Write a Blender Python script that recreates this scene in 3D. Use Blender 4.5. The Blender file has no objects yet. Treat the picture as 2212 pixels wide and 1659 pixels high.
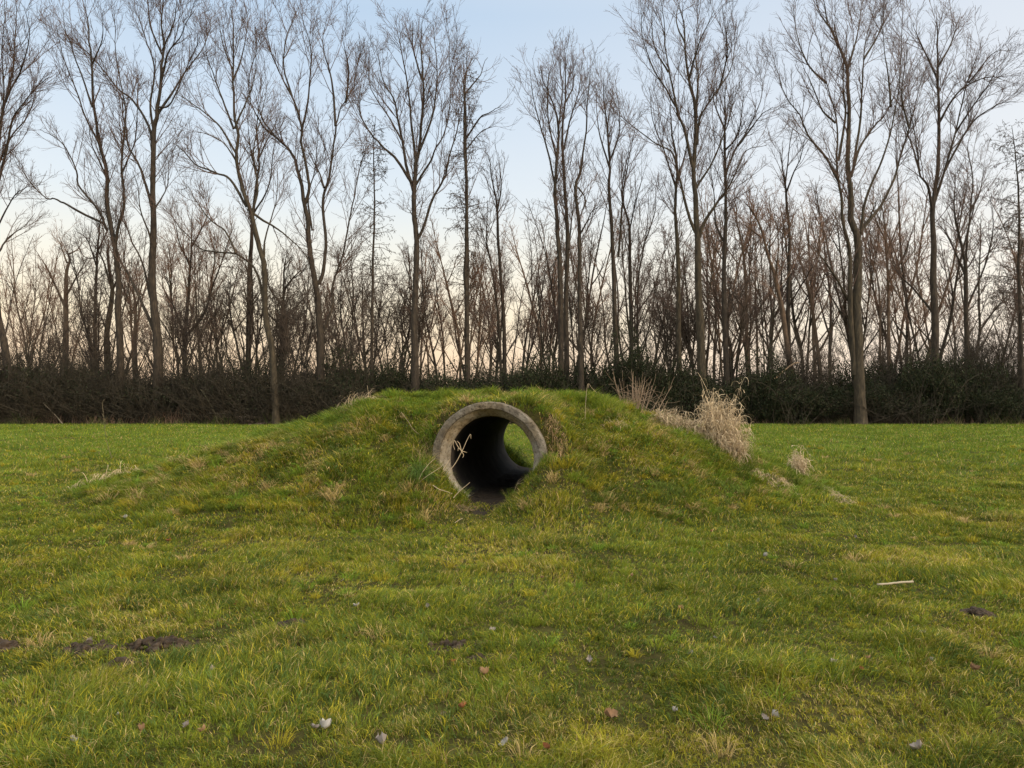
import bpy, math, random
import numpy as np
from mathutils import Vector

# ------------------------------------------------------------------ camera, sky, sun, exposure
SC = bpy.context.scene
COL = SC.collection
F = 1703.0; CX, CY = 1106.0, 829.5      # picture measured at 2212 x 1659
H = 1.5
PITCH = math.atan((860.0 - CY) / F)
cam_d = bpy.data.cameras.new('camera'); cam = bpy.data.objects.new('camera', cam_d); COL.objects.link(cam)
cam.location = (0, 0, H); cam.rotation_euler = (math.radians(90) + PITCH, 0, 0)
cam_d.sensor_width = 36; cam_d.lens = F / 2212 * 36; cam_d.clip_end = 3000
SC.camera = cam
SC.view_settings.view_transform = 'Standard'; SC.view_settings.look = 'None'
SC.view_settings.exposure = 0.0; SC.view_settings.gamma = 1

SUN_EL, SUN_AZ = math.radians(15), math.radians(122)      # azimuth clockwise from +Y: behind the camera, to the right
world = bpy.data.worlds.new("World"); SC.world = world; world.use_nodes = True
nt = world.node_tree; nt.nodes.clear()
W = lambda t: nt.nodes.new(t)
out = W('ShaderNodeOutputWorld'); bg = W('ShaderNodeBackground'); nt.links.new(bg.outputs[0], out.inputs[0])
tc = W('ShaderNodeTexCoord'); sep = W('ShaderNodeSeparateXYZ'); nt.links.new(tc.outputs['Generated'], sep.inputs[0])
ramp = W('ShaderNodeValToRGB'); nt.links.new(sep.outputs[2], ramp.inputs[0])
def s2l(c): return tuple(((v/255)/12.92 if v/255 <= .04045 else ((v/255+.055)/1.055)**2.4) for v in c)
stops = [(0.0, (240, 200, 168)), (0.045, (247, 215, 180)), (0.10, (248, 230, 198)), (0.17, (238, 234, 220)), (0.24, (219, 227, 232)),
         (0.33, (203, 217, 231)), (0.44, (182, 203, 225))]
els = ramp.color_ramp.elements
while len(els) < len(stops) + 1: els.new(0.5)
for e, (p, c) in zip(els, stops): e.position = p; e.color = (*s2l(c), 1)
els[len(stops)].position = 0.85; els[len(stops)].color = (0.95, 0.90, 0.82, 1)
# the sky whitens towards the right
mxr = W('ShaderNodeMapRange'); nt.links.new(sep.outputs[0], mxr.inputs[0])
mxr.inputs[1].default_value = -0.1; mxr.inputs[2].default_value = 0.75; mxr.inputs[3].default_value = 0; mxr.inputs[4].default_value = 0.62
mix = W('ShaderNodeMix'); mix.data_type = 'RGBA'; nt.links.new(mxr.outputs[0], mix.inputs[0]); nt.links.new(ramp.outputs[0], mix.inputs[6])
mix.inputs[7].default_value = (*s2l((238, 234, 232)), 1)
# brightened overhead, out of view, as added light for the grass
mz = W('ShaderNodeMapRange'); nt.links.new(sep.outputs[2], mz.inputs[0])
mz.inputs[1].default_value = 0.46; mz.inputs[2].default_value = 0.8; mz.inputs[3].default_value = 1; mz.inputs[4].default_value = 2.7
my = W('ShaderNodeMapRange'); nt.links.new(sep.outputs[1], my.inputs[0])      # the sunset side, behind the camera
my.inputs[1].default_value = 0.1; my.inputs[2].default_value = -0.8; my.inputs[3].default_value = 1; my.inputs[4].default_value = 1.5
mu = W('ShaderNodeMath'); mu.operation = 'MULTIPLY'; nt.links.new(mz.outputs[0], mu.inputs[0]); nt.links.new(my.outputs[0], mu.inputs[1])
sky = W('ShaderNodeTexSky'); sky.sky_type = 'NISHITA'; sky.sun_disc = False
sky.sun_elevation = SUN_EL; sky.sun_rotation = SUN_AZ
vs = W('ShaderNodeVectorMath'); vs.operation = 'SCALE'; nt.links.new(mix.outputs[2], vs.inputs[0]); nt.links.new(mu.outputs[0], vs.inputs['Scale'])
vk = W('ShaderNodeVectorMath'); vk.operation = 'SCALE'; nt.links.new(sky.outputs[0], vk.inputs[0]); vk.inputs['Scale'].default_value = 0.01
va = W('ShaderNodeVectorMath'); va.operation = 'ADD'; nt.links.new(vs.outputs[0], va.inputs[0]); nt.links.new(vk.outputs[0], va.inputs[1])
nt.links.new(va.outputs[0], bg.inputs[0]); bg.inputs[1].default_value = 1.1
sd = bpy.data.lights.new('sun', 'SUN'); sun = bpy.data.objects.new('sun', sd); COL.objects.link(sun)
sd.energy = 2.6; sd.angle = math.radians(12); sd.color = (1, 0.80, 0.58)
sdir = Vector((math.sin(SUN_AZ)*math.cos(SUN_EL), math.cos(SUN_AZ)*math.cos(SUN_EL), math.sin(SUN_EL)))
sun.rotation_euler = sdir.to_track_quat('Z', 'Y').to_euler(); sun.location = (20, -20, 20)

# ------------------------------------------------------------------ helpers
rng = np.random.default_rng(7)
def at(px, py, Y):
    u = (np.asarray(px, float) - CX) / F; v = (CY - np.asarray(py, float)) / F
    y = math.cos(PITCH) - v * math.sin(PITCH); z = math.sin(PITCH) + v * math.cos(PITCH)
    return np.stack([u / y * Y, Y + 0 * u, H + z / y * Y], -1)

def make_mesh(name, V, faces_list, mats, smooth=False, col=None, mat_idx=None):
    """faces_list: list of int arrays (n,3) or (n,4)"""
    me = bpy.data.meshes.new(name)
    V = np.ascontiguousarray(V, dtype=np.float32)
    me.vertices.add(len(V)); me.vertices.foreach_set('co', V.ravel())
    idx = np.concatenate([f.ravel() for f in faces_list]).astype(np.int32)
    sizes = np.concatenate([np.full(len(f), f.shape[1]) for f in faces_list])
    starts = np.concatenate([[0], np.cumsum(sizes)[:-1]]).astype(np.int32)
    me.loops.add(len(idx)); me.loops.foreach_set('vertex_index', idx)
    me.polygons.add(len(sizes)); me.polygons.foreach_set('loop_start', starts)
    for m in (mats if isinstance(mats, (list, tuple)) else [mats]): me.materials.append(m)
    if mat_idx is not None: me.polygons.foreach_set('material_index', np.asarray(mat_idx, np.int32))
    me.update(calc_edges=True)
    me.polygons.foreach_set('use_smooth', np.full(len(sizes), bool(smooth)))
    if col is not None:
        a = me.color_attributes.new('Col', 'FLOAT_COLOR', 'POINT')
        c = np.ones((len(V), 4), np.float32); c[:, :3] = col; a.data.foreach_set('color', c.ravel())
    return me

def link(name, me, parent=None, loc=(0, 0, 0)):
    o = bpy.data.objects.new(name, me); COL.objects.link(o)
    if parent: o.parent = parent
    else: o.location = loc
    return o
def tag(o, label=None, cat=None, group=None, kind=None):
    if label: o['label'] = label
    if cat: o['category'] = cat
    if group: o['group'] = group
    if kind: o['kind'] = kind
    return o
def empty(name, loc, rz=0):
    o = bpy.data.objects.new(name, None); COL.objects.link(o); o.location = loc; o.rotation_euler = (0, 0, rz); o.empty_display_size = .2
    return o
def copy_thing(root, loc, rz, sc):
    r = root.copy(); COL.objects.link(r); r.location = loc; r.rotation_euler = (0, 0, rz); r.scale = sc
    for ch in list(root.children):
        c = ch.copy(); COL.objects.link(c); c.parent = r
    return r

def hash2(i, j, s=0):
    n = np.sin(i * 127.1 + j * 311.7 + s * 74.7) * 43758.5453
    return n - np.floor(n)
def vnoise(x, y, s=0):
    xi = np.floor(x); yi = np.floor(y); fx = x - xi; fy = y - yi
    fx = fx*fx*(3-2*fx); fy = fy*fy*(3-2*fy)
    a = hash2(xi, yi, s); b = hash2(xi+1, yi, s); c = hash2(xi, yi+1, s); d = hash2(xi+1, yi+1, s)
    return (a*(1-fx)+b*fx)*(1-fy) + (c*(1-fx)+d*fx)*fy
def fbm(x, y, s=0, o=3):
    t = 0; a = .5; n = 0
    for k in range(o):
        t = t + a * vnoise(x*2**k+k*17.3, y*2**k-k*9.1, s+k); n += a; a *= .5
    return t / n
def sstep(a, b, x):
    t = np.clip((x - a) / (b - a), 0, 1); return t*t*(3-2*t)

# ------------------------------------------------------------------ materials
def mat(name, rough=.8):
    m = bpy.data.materials.new(name); m.use_nodes = True; t = m.node_tree; b = t.nodes['Principled BSDF']
    b.inputs['Roughness'].default_value = rough; b.inputs['Specular IOR Level'].default_value = .25
    return m, t, b
def noise_mix(t, cols, scale, detail=6, coord='Object', positions=None, rough=.6, vec_scale=None):
    tc = t.nodes.new('ShaderNodeTexCoord'); n = t.nodes.new('ShaderNodeTexNoise'); n.inputs['Scale'].default_value = scale
    n.inputs['Detail'].default_value = detail; n.inputs['Roughness'].default_value = rough
    src = tc.outputs[coord]
    if vec_scale:
        mp = t.nodes.new('ShaderNodeMapping'); mp.inputs['Scale'].default_value = vec_scale; t.links.new(src, mp.inputs[0]); src = mp.outputs[0]
    t.links.new(src, n.inputs['Vector'])
    r = t.nodes.new('ShaderNodeValToRGB'); t.links.new(n.outputs['Fac'], r.inputs[0])
    e = r.color_ramp.elements
    while len(e) < len(cols): e.new(.5)
    for k, c in enumerate(cols):
        e[k].position = positions[k] if positions else .3 + .4 * k / (len(cols) - 1); e[k].color = (*c, 1)
    return r.outputs[0], n.outputs['Fac']
def bump(t, b, fac, strength, dist):
    bp = t.nodes.new('ShaderNodeBump'); bp.inputs['Strength'].default_value = strength; bp.inputs['Distance'].default_value = dist
    t.links.new(fac, bp.inputs['Height']); t.links.new(bp.outputs[0], b.inputs['Normal'])
def simple(name, cols, scale, rough=.85, bmp=None, **k):
    m, t, b = mat(name, rough); c, f = noise_mix(t, cols, scale, **k); t.links.new(c, b.inputs['Base Color'])
    if bmp: bump(t, b, f, *bmp)
    return m
M_bark = simple('bark', [(.014, .011, .008), (.036, .027, .018), (.064, .048, .031)], 3.5, bmp=(.8, .05), vec_scale=(3, 3, .8))
M_bark_green = simple('bark_green', [(.017, .014, .009), (.041, .032, .019), (.075, .058, .034)], 3.0, bmp=(.8, .05), vec_scale=(3, 3, .8))
M_bark_warm = simple('bark_warm', [(.05, .034, .022), (.10, .068, .043), (.16, .105, .064)], 3.0, bmp=(.6, .04), vec_scale=(3, 3, .8))  # russet variant with low orange sunlight mixed into the bark colour
M_twig = simple('twig', [(.062, .041, .031), (.115, .074, .054)], .6)
M_twig_warm = simple('twig_warm', [(.14, .086, .056), (.23, .138, .088)], .6)  # twig tone carries the same orange sunlight in its colour
M_twig_dark = simple('twig_dark', [(.045, .034, .026), (.09, .065, .045)], .8)
M_brush = simple('brush', [(.020, .017, .011), (.050, .040, .025)], .5)
M_brush_red = simple('brush_red', [(.12, .075, .05), (.22, .14, .09)], .9)
M_clod = simple('crumbly_earth', [(.012, .008, .004), (.034, .022, .012), (.068, .045, .025)], 20, bmp=(1, .02))
M_soil = simple('soil', [(.007, .005, .003), (.020, .013, .007), (.038, .026, .014)], 14, bmp=(1, .03), coord='Object')  # darkened so the pipe floor carries the bore's shade in its colour

def vc_mat(name, transl=.25, rough=.6):
    m = bpy.data.materials.new(name); m.use_nodes = True; t = m.node_tree; b = t.nodes['Principled BSDF']
    o = t.nodes['Material Output']
    a = t.nodes.new('ShaderNodeVertexColor'); a.layer_name = 'Col'
    t.links.new(a.outputs[0], b.inputs['Base Color']); b.inputs['Roughness'].default_value = rough; b.inputs['Specular IOR Level'].default_value = .06
    tr = t.nodes.new('ShaderNodeBsdfTranslucent'); t.links.new(a.outputs[0], tr.inputs[0])
    mx = t.nodes.new('ShaderNodeMixShader'); mx.inputs[0].default_value = transl
    t.links.new(b.outputs[0], mx.inputs[1]); t.links.new(tr.outputs[0], mx.inputs[2]); t.links.new(mx.outputs[0], o.inputs[0])
    return m
M_blade = vc_mat('grass_blade'); M_leaf = vc_mat('leaf', .15, .5); M_straw = vc_mat('straw', .2, .7); M_dead = vc_mat('dead_leaf', .1, .7)

# ground: thatch, moss and soil
M_ground, t, b = mat('turf', .95); b.inputs['Specular IOR Level'].default_value = .03
c1, f1 = noise_mix(t, [(.020, .015, .006), (.044, .040, .011), (.075, .072, .018)], 9, 8, positions=[.32, .5, .68])
c2, f2 = noise_mix(t, [(.024, .018, .009), (.044, .044, .013)], .7, 4, positions=[.35, .65])
mx = t.nodes.new('ShaderNodeMix'); mx.data_type = 'RGBA'; mx.inputs[0].default_value = .45
t.links.new(c1, mx.inputs[6]); t.links.new(c2, mx.inputs[7]); t.links.new(mx.outputs[2], b.inputs['Base Color']); bump(t, b, f1, 1, .04)

# concrete: dirty lichened lip; recessed shoulder cleaner, with bounced light mixed into its colour
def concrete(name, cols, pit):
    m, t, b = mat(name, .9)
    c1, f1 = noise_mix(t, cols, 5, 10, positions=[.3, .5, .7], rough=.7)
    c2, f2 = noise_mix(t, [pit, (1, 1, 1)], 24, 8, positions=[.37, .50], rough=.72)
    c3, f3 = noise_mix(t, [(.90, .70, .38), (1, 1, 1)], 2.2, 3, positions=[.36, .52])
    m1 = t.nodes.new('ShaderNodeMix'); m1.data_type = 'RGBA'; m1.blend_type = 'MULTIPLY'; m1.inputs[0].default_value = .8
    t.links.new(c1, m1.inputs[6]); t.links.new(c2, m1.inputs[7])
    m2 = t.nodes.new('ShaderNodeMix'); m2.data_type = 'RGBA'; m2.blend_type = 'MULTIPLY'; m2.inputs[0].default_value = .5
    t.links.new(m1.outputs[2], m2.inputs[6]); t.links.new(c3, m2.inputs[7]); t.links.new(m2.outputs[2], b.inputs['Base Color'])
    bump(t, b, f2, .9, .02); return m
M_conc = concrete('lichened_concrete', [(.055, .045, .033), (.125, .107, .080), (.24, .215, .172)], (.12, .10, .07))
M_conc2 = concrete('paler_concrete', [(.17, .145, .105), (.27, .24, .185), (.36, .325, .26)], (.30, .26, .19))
M_barrel = simple('dirty_shaded_concrete', [(.008, .0065, .005), (.020, .016, .012), (.038, .031, .023)], 4, bmp=(.5, .02), detail=8)  # dirty, and darkened further to paint in the shade of the bore

# ------------------------------------------------------------------ terrain
PO = np.array([-.304, 10.12]); PA = np.array([.141, .990]); PL = 5.0; PZ = .705; PR = .56     # pipe: origin, axis, length, axis height, bore
def sil(px, py, Y=12.5): return ((px - CX) / F * Y, 1.5 - (py - 860) / F * Y)
SX, SZ = zip(*[sil(*p) for p in [(90, 1095), (180, 1058), (300, 1018), (400, 990), (500, 958), (600, 930), (700, 905), (760, 884), (815, 856), (860, 850),
    (1000, 850), (1170, 848), (1300, 858), (1345, 876), (1400, 890), (1450, 906), (1500, 930), (1600, 968), (1700, 1005), (1780, 1050), (1870, 1090)]])
SZ = np.array(SZ); SZ[0] = 0; SZ[-1] = 0
TF = ([-8, -7, -6, -4.75, -3, -1, 0, 1, 2.2, 3.6, 4.6, 6], [12.9, 12.2, 10.7, 9.4, 8.75, 8.7, 8.9, 8.75, 9.2, 10.1, 11.4, 13])
def mound_raw(x, y):
    P = np.interp(x, SX, SZ); yf = np.interp(x, *TF); yc = 12.6; yb = 25.2 + .6 - yf
    s = np.where(y < yc, (y - yf) / np.maximum(yc - yf, .1), (yb - y) / np.maximum(yb - yc, .1)); s = np.clip(s, 0, 1)
    f = .55 * np.sin(s * math.pi / 2) + .45 * sstep(0, 1, s)
    return P * f
def ground_h(x, y):
    x = np.asarray(x, float); y = np.asarray(y, float)
    h = mound_raw(x, y)
    m = sstep(0, .5, h)
    h = h + m * (.11 * (fbm(x*1.1, y*1.1, 3) - .5) + .11 * (fbm(x*2.9, y*2.9, 5, 2) - .5) - .055)
    dx = (x - PO[0]) * PA[1] - (y - PO[1]) * PA[0]; w = (x - PO[0]) * PA[0] + (y - PO[1]) * PA[1]
    adx = np.abs(dx)
    cover = 1.455 * np.exp(-(adx / 1.28) ** 4)
    ins = sstep(.10, .45, w) * sstep(PL - .0, PL - .35, w)
    h = np.maximum(h, cover * ins + h * (1 - ins))
    # hollow before either mouth
    out = 1 - sstep(.02, .20, w) * sstep(PL + .0, PL - .18, w)
    near = 1 - sstep(1.5, 3.0, np.maximum(-w, w - PL))
    ow = np.maximum(-w, w - PL)
    low = np.interp(adx, [0, .15, .25, .36, .45, .56, .75, 1.1, 1.7, 2.3], [.10, .11, .13, .19, .29, .47, .69, .70, .2, 0]) + .06 * (fbm(x*5, y*5, 8, 2) - .5) * (adx < 2.2)
    low = low * (1 - sstep(-.1, 1.5, ow)) + .02 * (adx < 2.2)
    hn = np.where(adx > .2, np.maximum(h * sstep(.45, 1.1, adx), low), low)
    h = h * (1 - out * near) + hn * out * near
    h = h + .05 * (fbm(x*.45, y*.45, 11) - .5) + .06 * (fbm(x*1.7, y*1.7, 12, 2) - .5) * (1 - sstep(20, 30, y))
    h = h + sstep(60, 400, np.hypot(x, y)) * 1.2 * (fbm(x*.01, y*.01, 15) - .5)
    return h
def axis_fine(lo, hi, step, far_lo, far_hi):
    a = np.arange(lo, hi + 1e-6, step); R = [hi]; s = step
    while R[-1] < far_hi: s *= 1.13; R.append(R[-1] + s)
    L = [lo]; s = step
    while L[-1] > far_lo: s *= 1.13; L.append(L[-1] - s)
    return np.concatenate([L[:0:-1], a, R[1:]])
gx = axis_fine(-7.6, 6.6, .05, -900, 900); gy = axis_fine(2.4, 16.6, .05, -300, 1200)
X, Y = np.meshgrid(gx, gy); Z = ground_h(X, Y)
V = np.stack([X, Y, Z], -1).reshape(-1, 3); nx, ny = len(gx), len(gy)
I = (np.arange(ny - 1)[:, None] * nx + np.arange(nx - 1)[None]).ravel(); Q = np.stack([I, I + 1, I + nx + 1, I + nx], -1)
C = V[Q].mean(1)
def pipe_r(P):
    dx = (P[:, 0] - PO[0]) * PA[1] - (P[:, 1] - PO[1]) * PA[0]; w = (P[:, 0] - PO[0]) * PA[0] + (P[:, 1] - PO[1]) * PA[1]
    return np.hypot(dx, P[:, 2] - PZ), w
r, w = pipe_r(C)
hole = (r < PR + .06) & (w > -.02) & (w < PL + .02) & (C[:, 2] > .16)
foot = mound_raw(C[:, 0], C[:, 1]) > .03
def sub(mask, name):
    q = Q[mask]; u, inv = np.unique(q, return_inverse=True)
    return make_mesh(name, V[u], [inv.reshape(q.shape)], M_ground, True)
tag(link('ground', sub(~hole & ~foot, 'ground')), kind='structure')
tag(link('mound', sub(~hole & foot, 'mound')), kind='structure')

# soil floor inside the pipe and the worn patch before its mouth
ww = np.linspace(-.75, PL + .5, 90); uu = np.linspace(-1, 1, 25)
Wg, Ug = np.meshgrid(ww, uu, indexing='ij')
half = np.where(Wg < 0, np.interp(Wg, [-.75, -.3, 0], [.10, .20, .27]) + .10 * (fbm(Wg * 6, np.sign(Ug) * 3 + Wg * 0, 23, 2) - .5), .27)
d = Ug * half
px_ = PO[0] + PA[0] * Wg + PA[1] * d; py_ = PO[1] + PA[1] * Wg - PA[0] * d
zin = .185 + .04 * (fbm(px_ * 3, py_ * 3, 21) - .5) * 2 + .03 * Ug**2
zout = ground_h(px_, py_) + .010 - .035 * np.abs(Ug)**3 - .03 * sstep(-.5, -.75, Wg)
k = sstep(-.28, .12, Wg) * sstep(PL + .3, PL - .1, Wg)
zf = zout * (1 - k) + zin * k
Vf = np.stack([px_, py_, zf], -1).reshape(-1, 3); n2 = len(uu)
I = (np.arange(len(ww) - 1)[:, None] * n2 + np.arange(n2 - 1)[None]).ravel()
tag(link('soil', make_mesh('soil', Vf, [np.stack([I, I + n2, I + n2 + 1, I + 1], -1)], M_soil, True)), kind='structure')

# ------------------------------------------------------------------ concrete pipe
def revolve(name, prof, mtl, n=160, jitter=0.0, seed=0):
    ang = np.linspace(0, 2 * np.pi, n, endpoint=False); K = len(prof)
    A, Kk = np.meshgrid(ang, np.arange(K), indexing='ij')
    r = np.array([p[0] for p in prof])[Kk]; ww = np.array([p[1] for p in prof])[Kk]
    if jitter:
        j = (fbm(A * 9 + 50, ww * 25 + r * 30, seed, 3) - .5) * jitter; r = r + j; ww = ww + j * .7
        r = r + (fbm(np.cos(A) * 2 + 5, np.sin(A) * 2 + 5, seed + 4, 2) - .5) * jitter
    du = r * np.cos(A); dz = r * np.sin(A)
    # local frame: x across, y along the axis
    V = np.stack([du, ww, dz], -1).reshape(-1, 3)
    i = np.arange(n)[:, None] * K + np.arange(K)[None]; ni = np.roll(i, -1, 0)
    nk = (np.arange(K) + 1) % K
    Qd = np.stack([i, i[:, nk], ni[:, nk], ni], -1).reshape(-1, 4)
    return make_mesh(name, V, [Qd], mtl, True)
S = PR / .5
rim = [(.700, .285), (.742, .26), (.748, .20), (.748, .03), (.747, .012), (.740, .003), (.730, 0), (.672, 0), (.663, .002), (.659, .006), (.657, .014), (.657, .045), (.659, .052),
       (.656, .058), (.640, .075), (.585, .165), (.574, .185), (.566, .21), (.561, .24), (.560, .285)]
yaw = -math.atan2(PA[0], PA[1])
pipe = empty('concrete_pipe', (PO[0], PO[1], PZ), yaw)
tag(pipe, 'round weathered concrete pipe running as a tunnel through the grassy mound', 'pipe')
# denser rings near the lip so that chips read
def densify(p, d=.03):
    o = []
    for a, b_ in zip(p[:-1], p[1:]):
        n = max(1, int(math.hypot(b_[0]-a[0], b_[1]-a[1]) / d))
        o += [(a[0] + (b_[0]-a[0])*q/n, a[1] + (b_[1]-a[1])*q/n) for q in range(n)]
    return o + [p[-1]]
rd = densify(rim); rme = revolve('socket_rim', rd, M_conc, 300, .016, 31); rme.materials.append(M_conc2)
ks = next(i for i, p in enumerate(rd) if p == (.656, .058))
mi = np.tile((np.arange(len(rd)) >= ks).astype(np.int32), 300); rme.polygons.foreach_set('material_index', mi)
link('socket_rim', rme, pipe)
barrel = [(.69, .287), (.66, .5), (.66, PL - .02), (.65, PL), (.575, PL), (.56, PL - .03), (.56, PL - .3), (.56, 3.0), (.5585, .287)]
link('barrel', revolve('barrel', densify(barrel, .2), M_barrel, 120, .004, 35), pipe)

# ------------------------------------------------------------------ grass
DIRT = [(190, 1400, .22, .075), (345, 1392, .26, .08), (630, 1355, .12, .07), (262, 1432, .12, .05), (985, 1395, .22, .06), (1060, 1420, .16, .05), (2115, 1332, .14, .06), (5, 1400, .10, .05),
        (1175, 1365, .10, .04), (930, 1460, .12, .05), (960, 1610, .26, .08), (600, 1600, .28, .06), (860, 1600, .15, .05), (1400, 1420, .2, .05), (700, 1480, .1, .04), (280, 1090, .3, .16), (590, 1155, .4, .14), (1060, 1085, .42, .2), (1500, 1350, .15, .05), (1900, 1480, .16, .06)]
dirt_c = []
for px, py, rx, ry in DIRT:
    Yd = H * F / (py - 860) * (1 if py > 1200 else .95); p = at(px, py, Yd); dirt_c.append((p[0], Yd, rx, ry * 2.2))
def dirt_mask(x, y):
    m = np.zeros_like(x)
    for cx, cy, rx, ry in dirt_c:
        d = np.hypot((x - cx) / rx, (y - cy) / ry) + .7 * (fbm(x*9, y*9, 41, 2) - .5); m = np.maximum(m, 1 - sstep(.6, 1.15, d))
    u = (x - PO[0]) * PA[1] - (y - PO[1]) * PA[0]; ww = (x - PO[0]) * PA[0] + (y - PO[1]) * PA[1]
    m = np.maximum(m, (1 - sstep(.10, .36, np.abs(u) + .45*(fbm(x*6, y*6, 44)-.5))) * sstep(-1.1, -.3, ww))
    return m
G_GREEN = np.array([.142, .170, .017]); G_DEEP = np.array([.062, .085, .013]); G_YEL = np.array([.340, .290, .026]); G_BRT = np.array([.135, .210, .022])
G_STRAW = np.array([.46, .34, .14]); G_BRN = np.array([.20, .12, .05]); G_BLUE = np.array([.085, .145, .04])

def blades(x, y, z, h, w, lean, az, yaw, col, seg3):
    """curved tapering blades; seg3 True: 5 vertices, else 3"""
    n = len(x); ca, sa = np.cos(az), np.sin(az); wx, wy = np.cos(yaw) * w / 2, np.sin(yaw) * w / 2
    if seg3:
        V = np.empty((n, 5, 3))
        for k, (t, wf, lf) in enumerate([(0, .8, 0), (0, -.8, 0), (.58, .75, .34), (.58, -.75, .34), (1, 0, 1)]):
            L = lean * h * lf; zz = h * t * np.sqrt(np.maximum(1 - (lean * lf)**2 * .45, .12))
            V[:, k, 0] = x + ca * L + wx * wf; V[:, k, 1] = y + sa * L + wy * wf; V[:, k, 2] = z + zz
        i = np.arange(n)[:, None] * 5
        return V.reshape(-1, 3), np.concatenate([i, i + 1, i + 3, i + 2], 1), np.concatenate([i + 2, i + 3, i + 4], 1), np.repeat(col, 5, 0)
    V = np.empty((n, 3, 3))
    for k, (t, wf, lf) in enumerate([(0, 1, 0), (0, -1, 0), (1, 0, 1)]):
        V[:, k, 0] = x + ca * lean * h * lf + wx * wf; V[:, k, 1] = y + sa * lean * h * lf + wy * wf; V[:, k, 2] = z + h * t * np.sqrt(np.maximum(1 - lean**2 * .45, .12))
    i = np.arange(n)[:, None] * 3
    return V.reshape(-1, 3), None, np.concatenate([i, i + 1, i + 2], 1), np.repeat(col, 3, 0)

def frustum_points(n, d0, d1, p, margin=1.22):
    # density per square metre falls as d^-p
    u = rng.random(n); e = 2 - p
    d = (d0**e + u * (d1**e - d0**e))**(1 / e)
    return (rng.random(n) * 2 - 1) * (d * .6495 * 1.10 + 2.3), d

def grass_cols(x, y, n, mound):
    a = fbm(x * .55, y * .55, 51, 3); b_ = fbm(x * 2.3, y * 2.3, 52, 3); c = rng.random(n)
    far = sstep(12, 24, y)
    ye = sstep(.50, .72, a * .55 + b_ * .45) * (.7 if mound else 1); ye = ye * (1 - .75 * far)
    base = G_GREEN * (1 - ye)[:, None] + (G_YEL * .62 + G_GREEN * .38) * ye[:, None]
    dp = sstep(.5, .7, fbm(x * 1.3 + 7, y * 1.3, 53, 2)) * .45 + sstep(.52, .68, fbm(x * 6.1, y * 6.1, 57, 2)) * .5 + (c < .2) * .35; dp = np.minimum(dp, 1)
    base = base * (1 - dp)[:, None] + G_DEEP * dp[:, None]
    base = base + (G_BRT - base) * (far * .55)[:, None]
    bl = (rng.random(n) < .14)[:, None]; base = np.where(bl, G_BLUE, base)
    q = rng.random(n); straw_p = .045 + .10 * ye * (1 - far)
    if mound: straw_p = straw_p + .24 * sstep(.1, .5, mound_raw(x, y)) * sstep(.55, .72, fbm(x * 1.9, y * 1.9, 55, 2)) * (1 - sstep(11.6, 12.4, y))
    base = np.where((q < straw_p)[:, None], G_STRAW, base); base = np.where(((q > straw_p) & (q < straw_p * 1.35))[:, None], G_BRN, base)
    yb_ = ((q > .80) & (q < .90 - .06 * far))[:, None]; base = np.where(yb_, G_YEL * 1.1, base)
    return base * (.66 + .62 * rng.random(n))[:, None] * (1.24 if mound else 1.08) * (.78 + .44 * fbm(x * 2.9, y * 2.9, 58, 3))[:, None]

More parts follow.
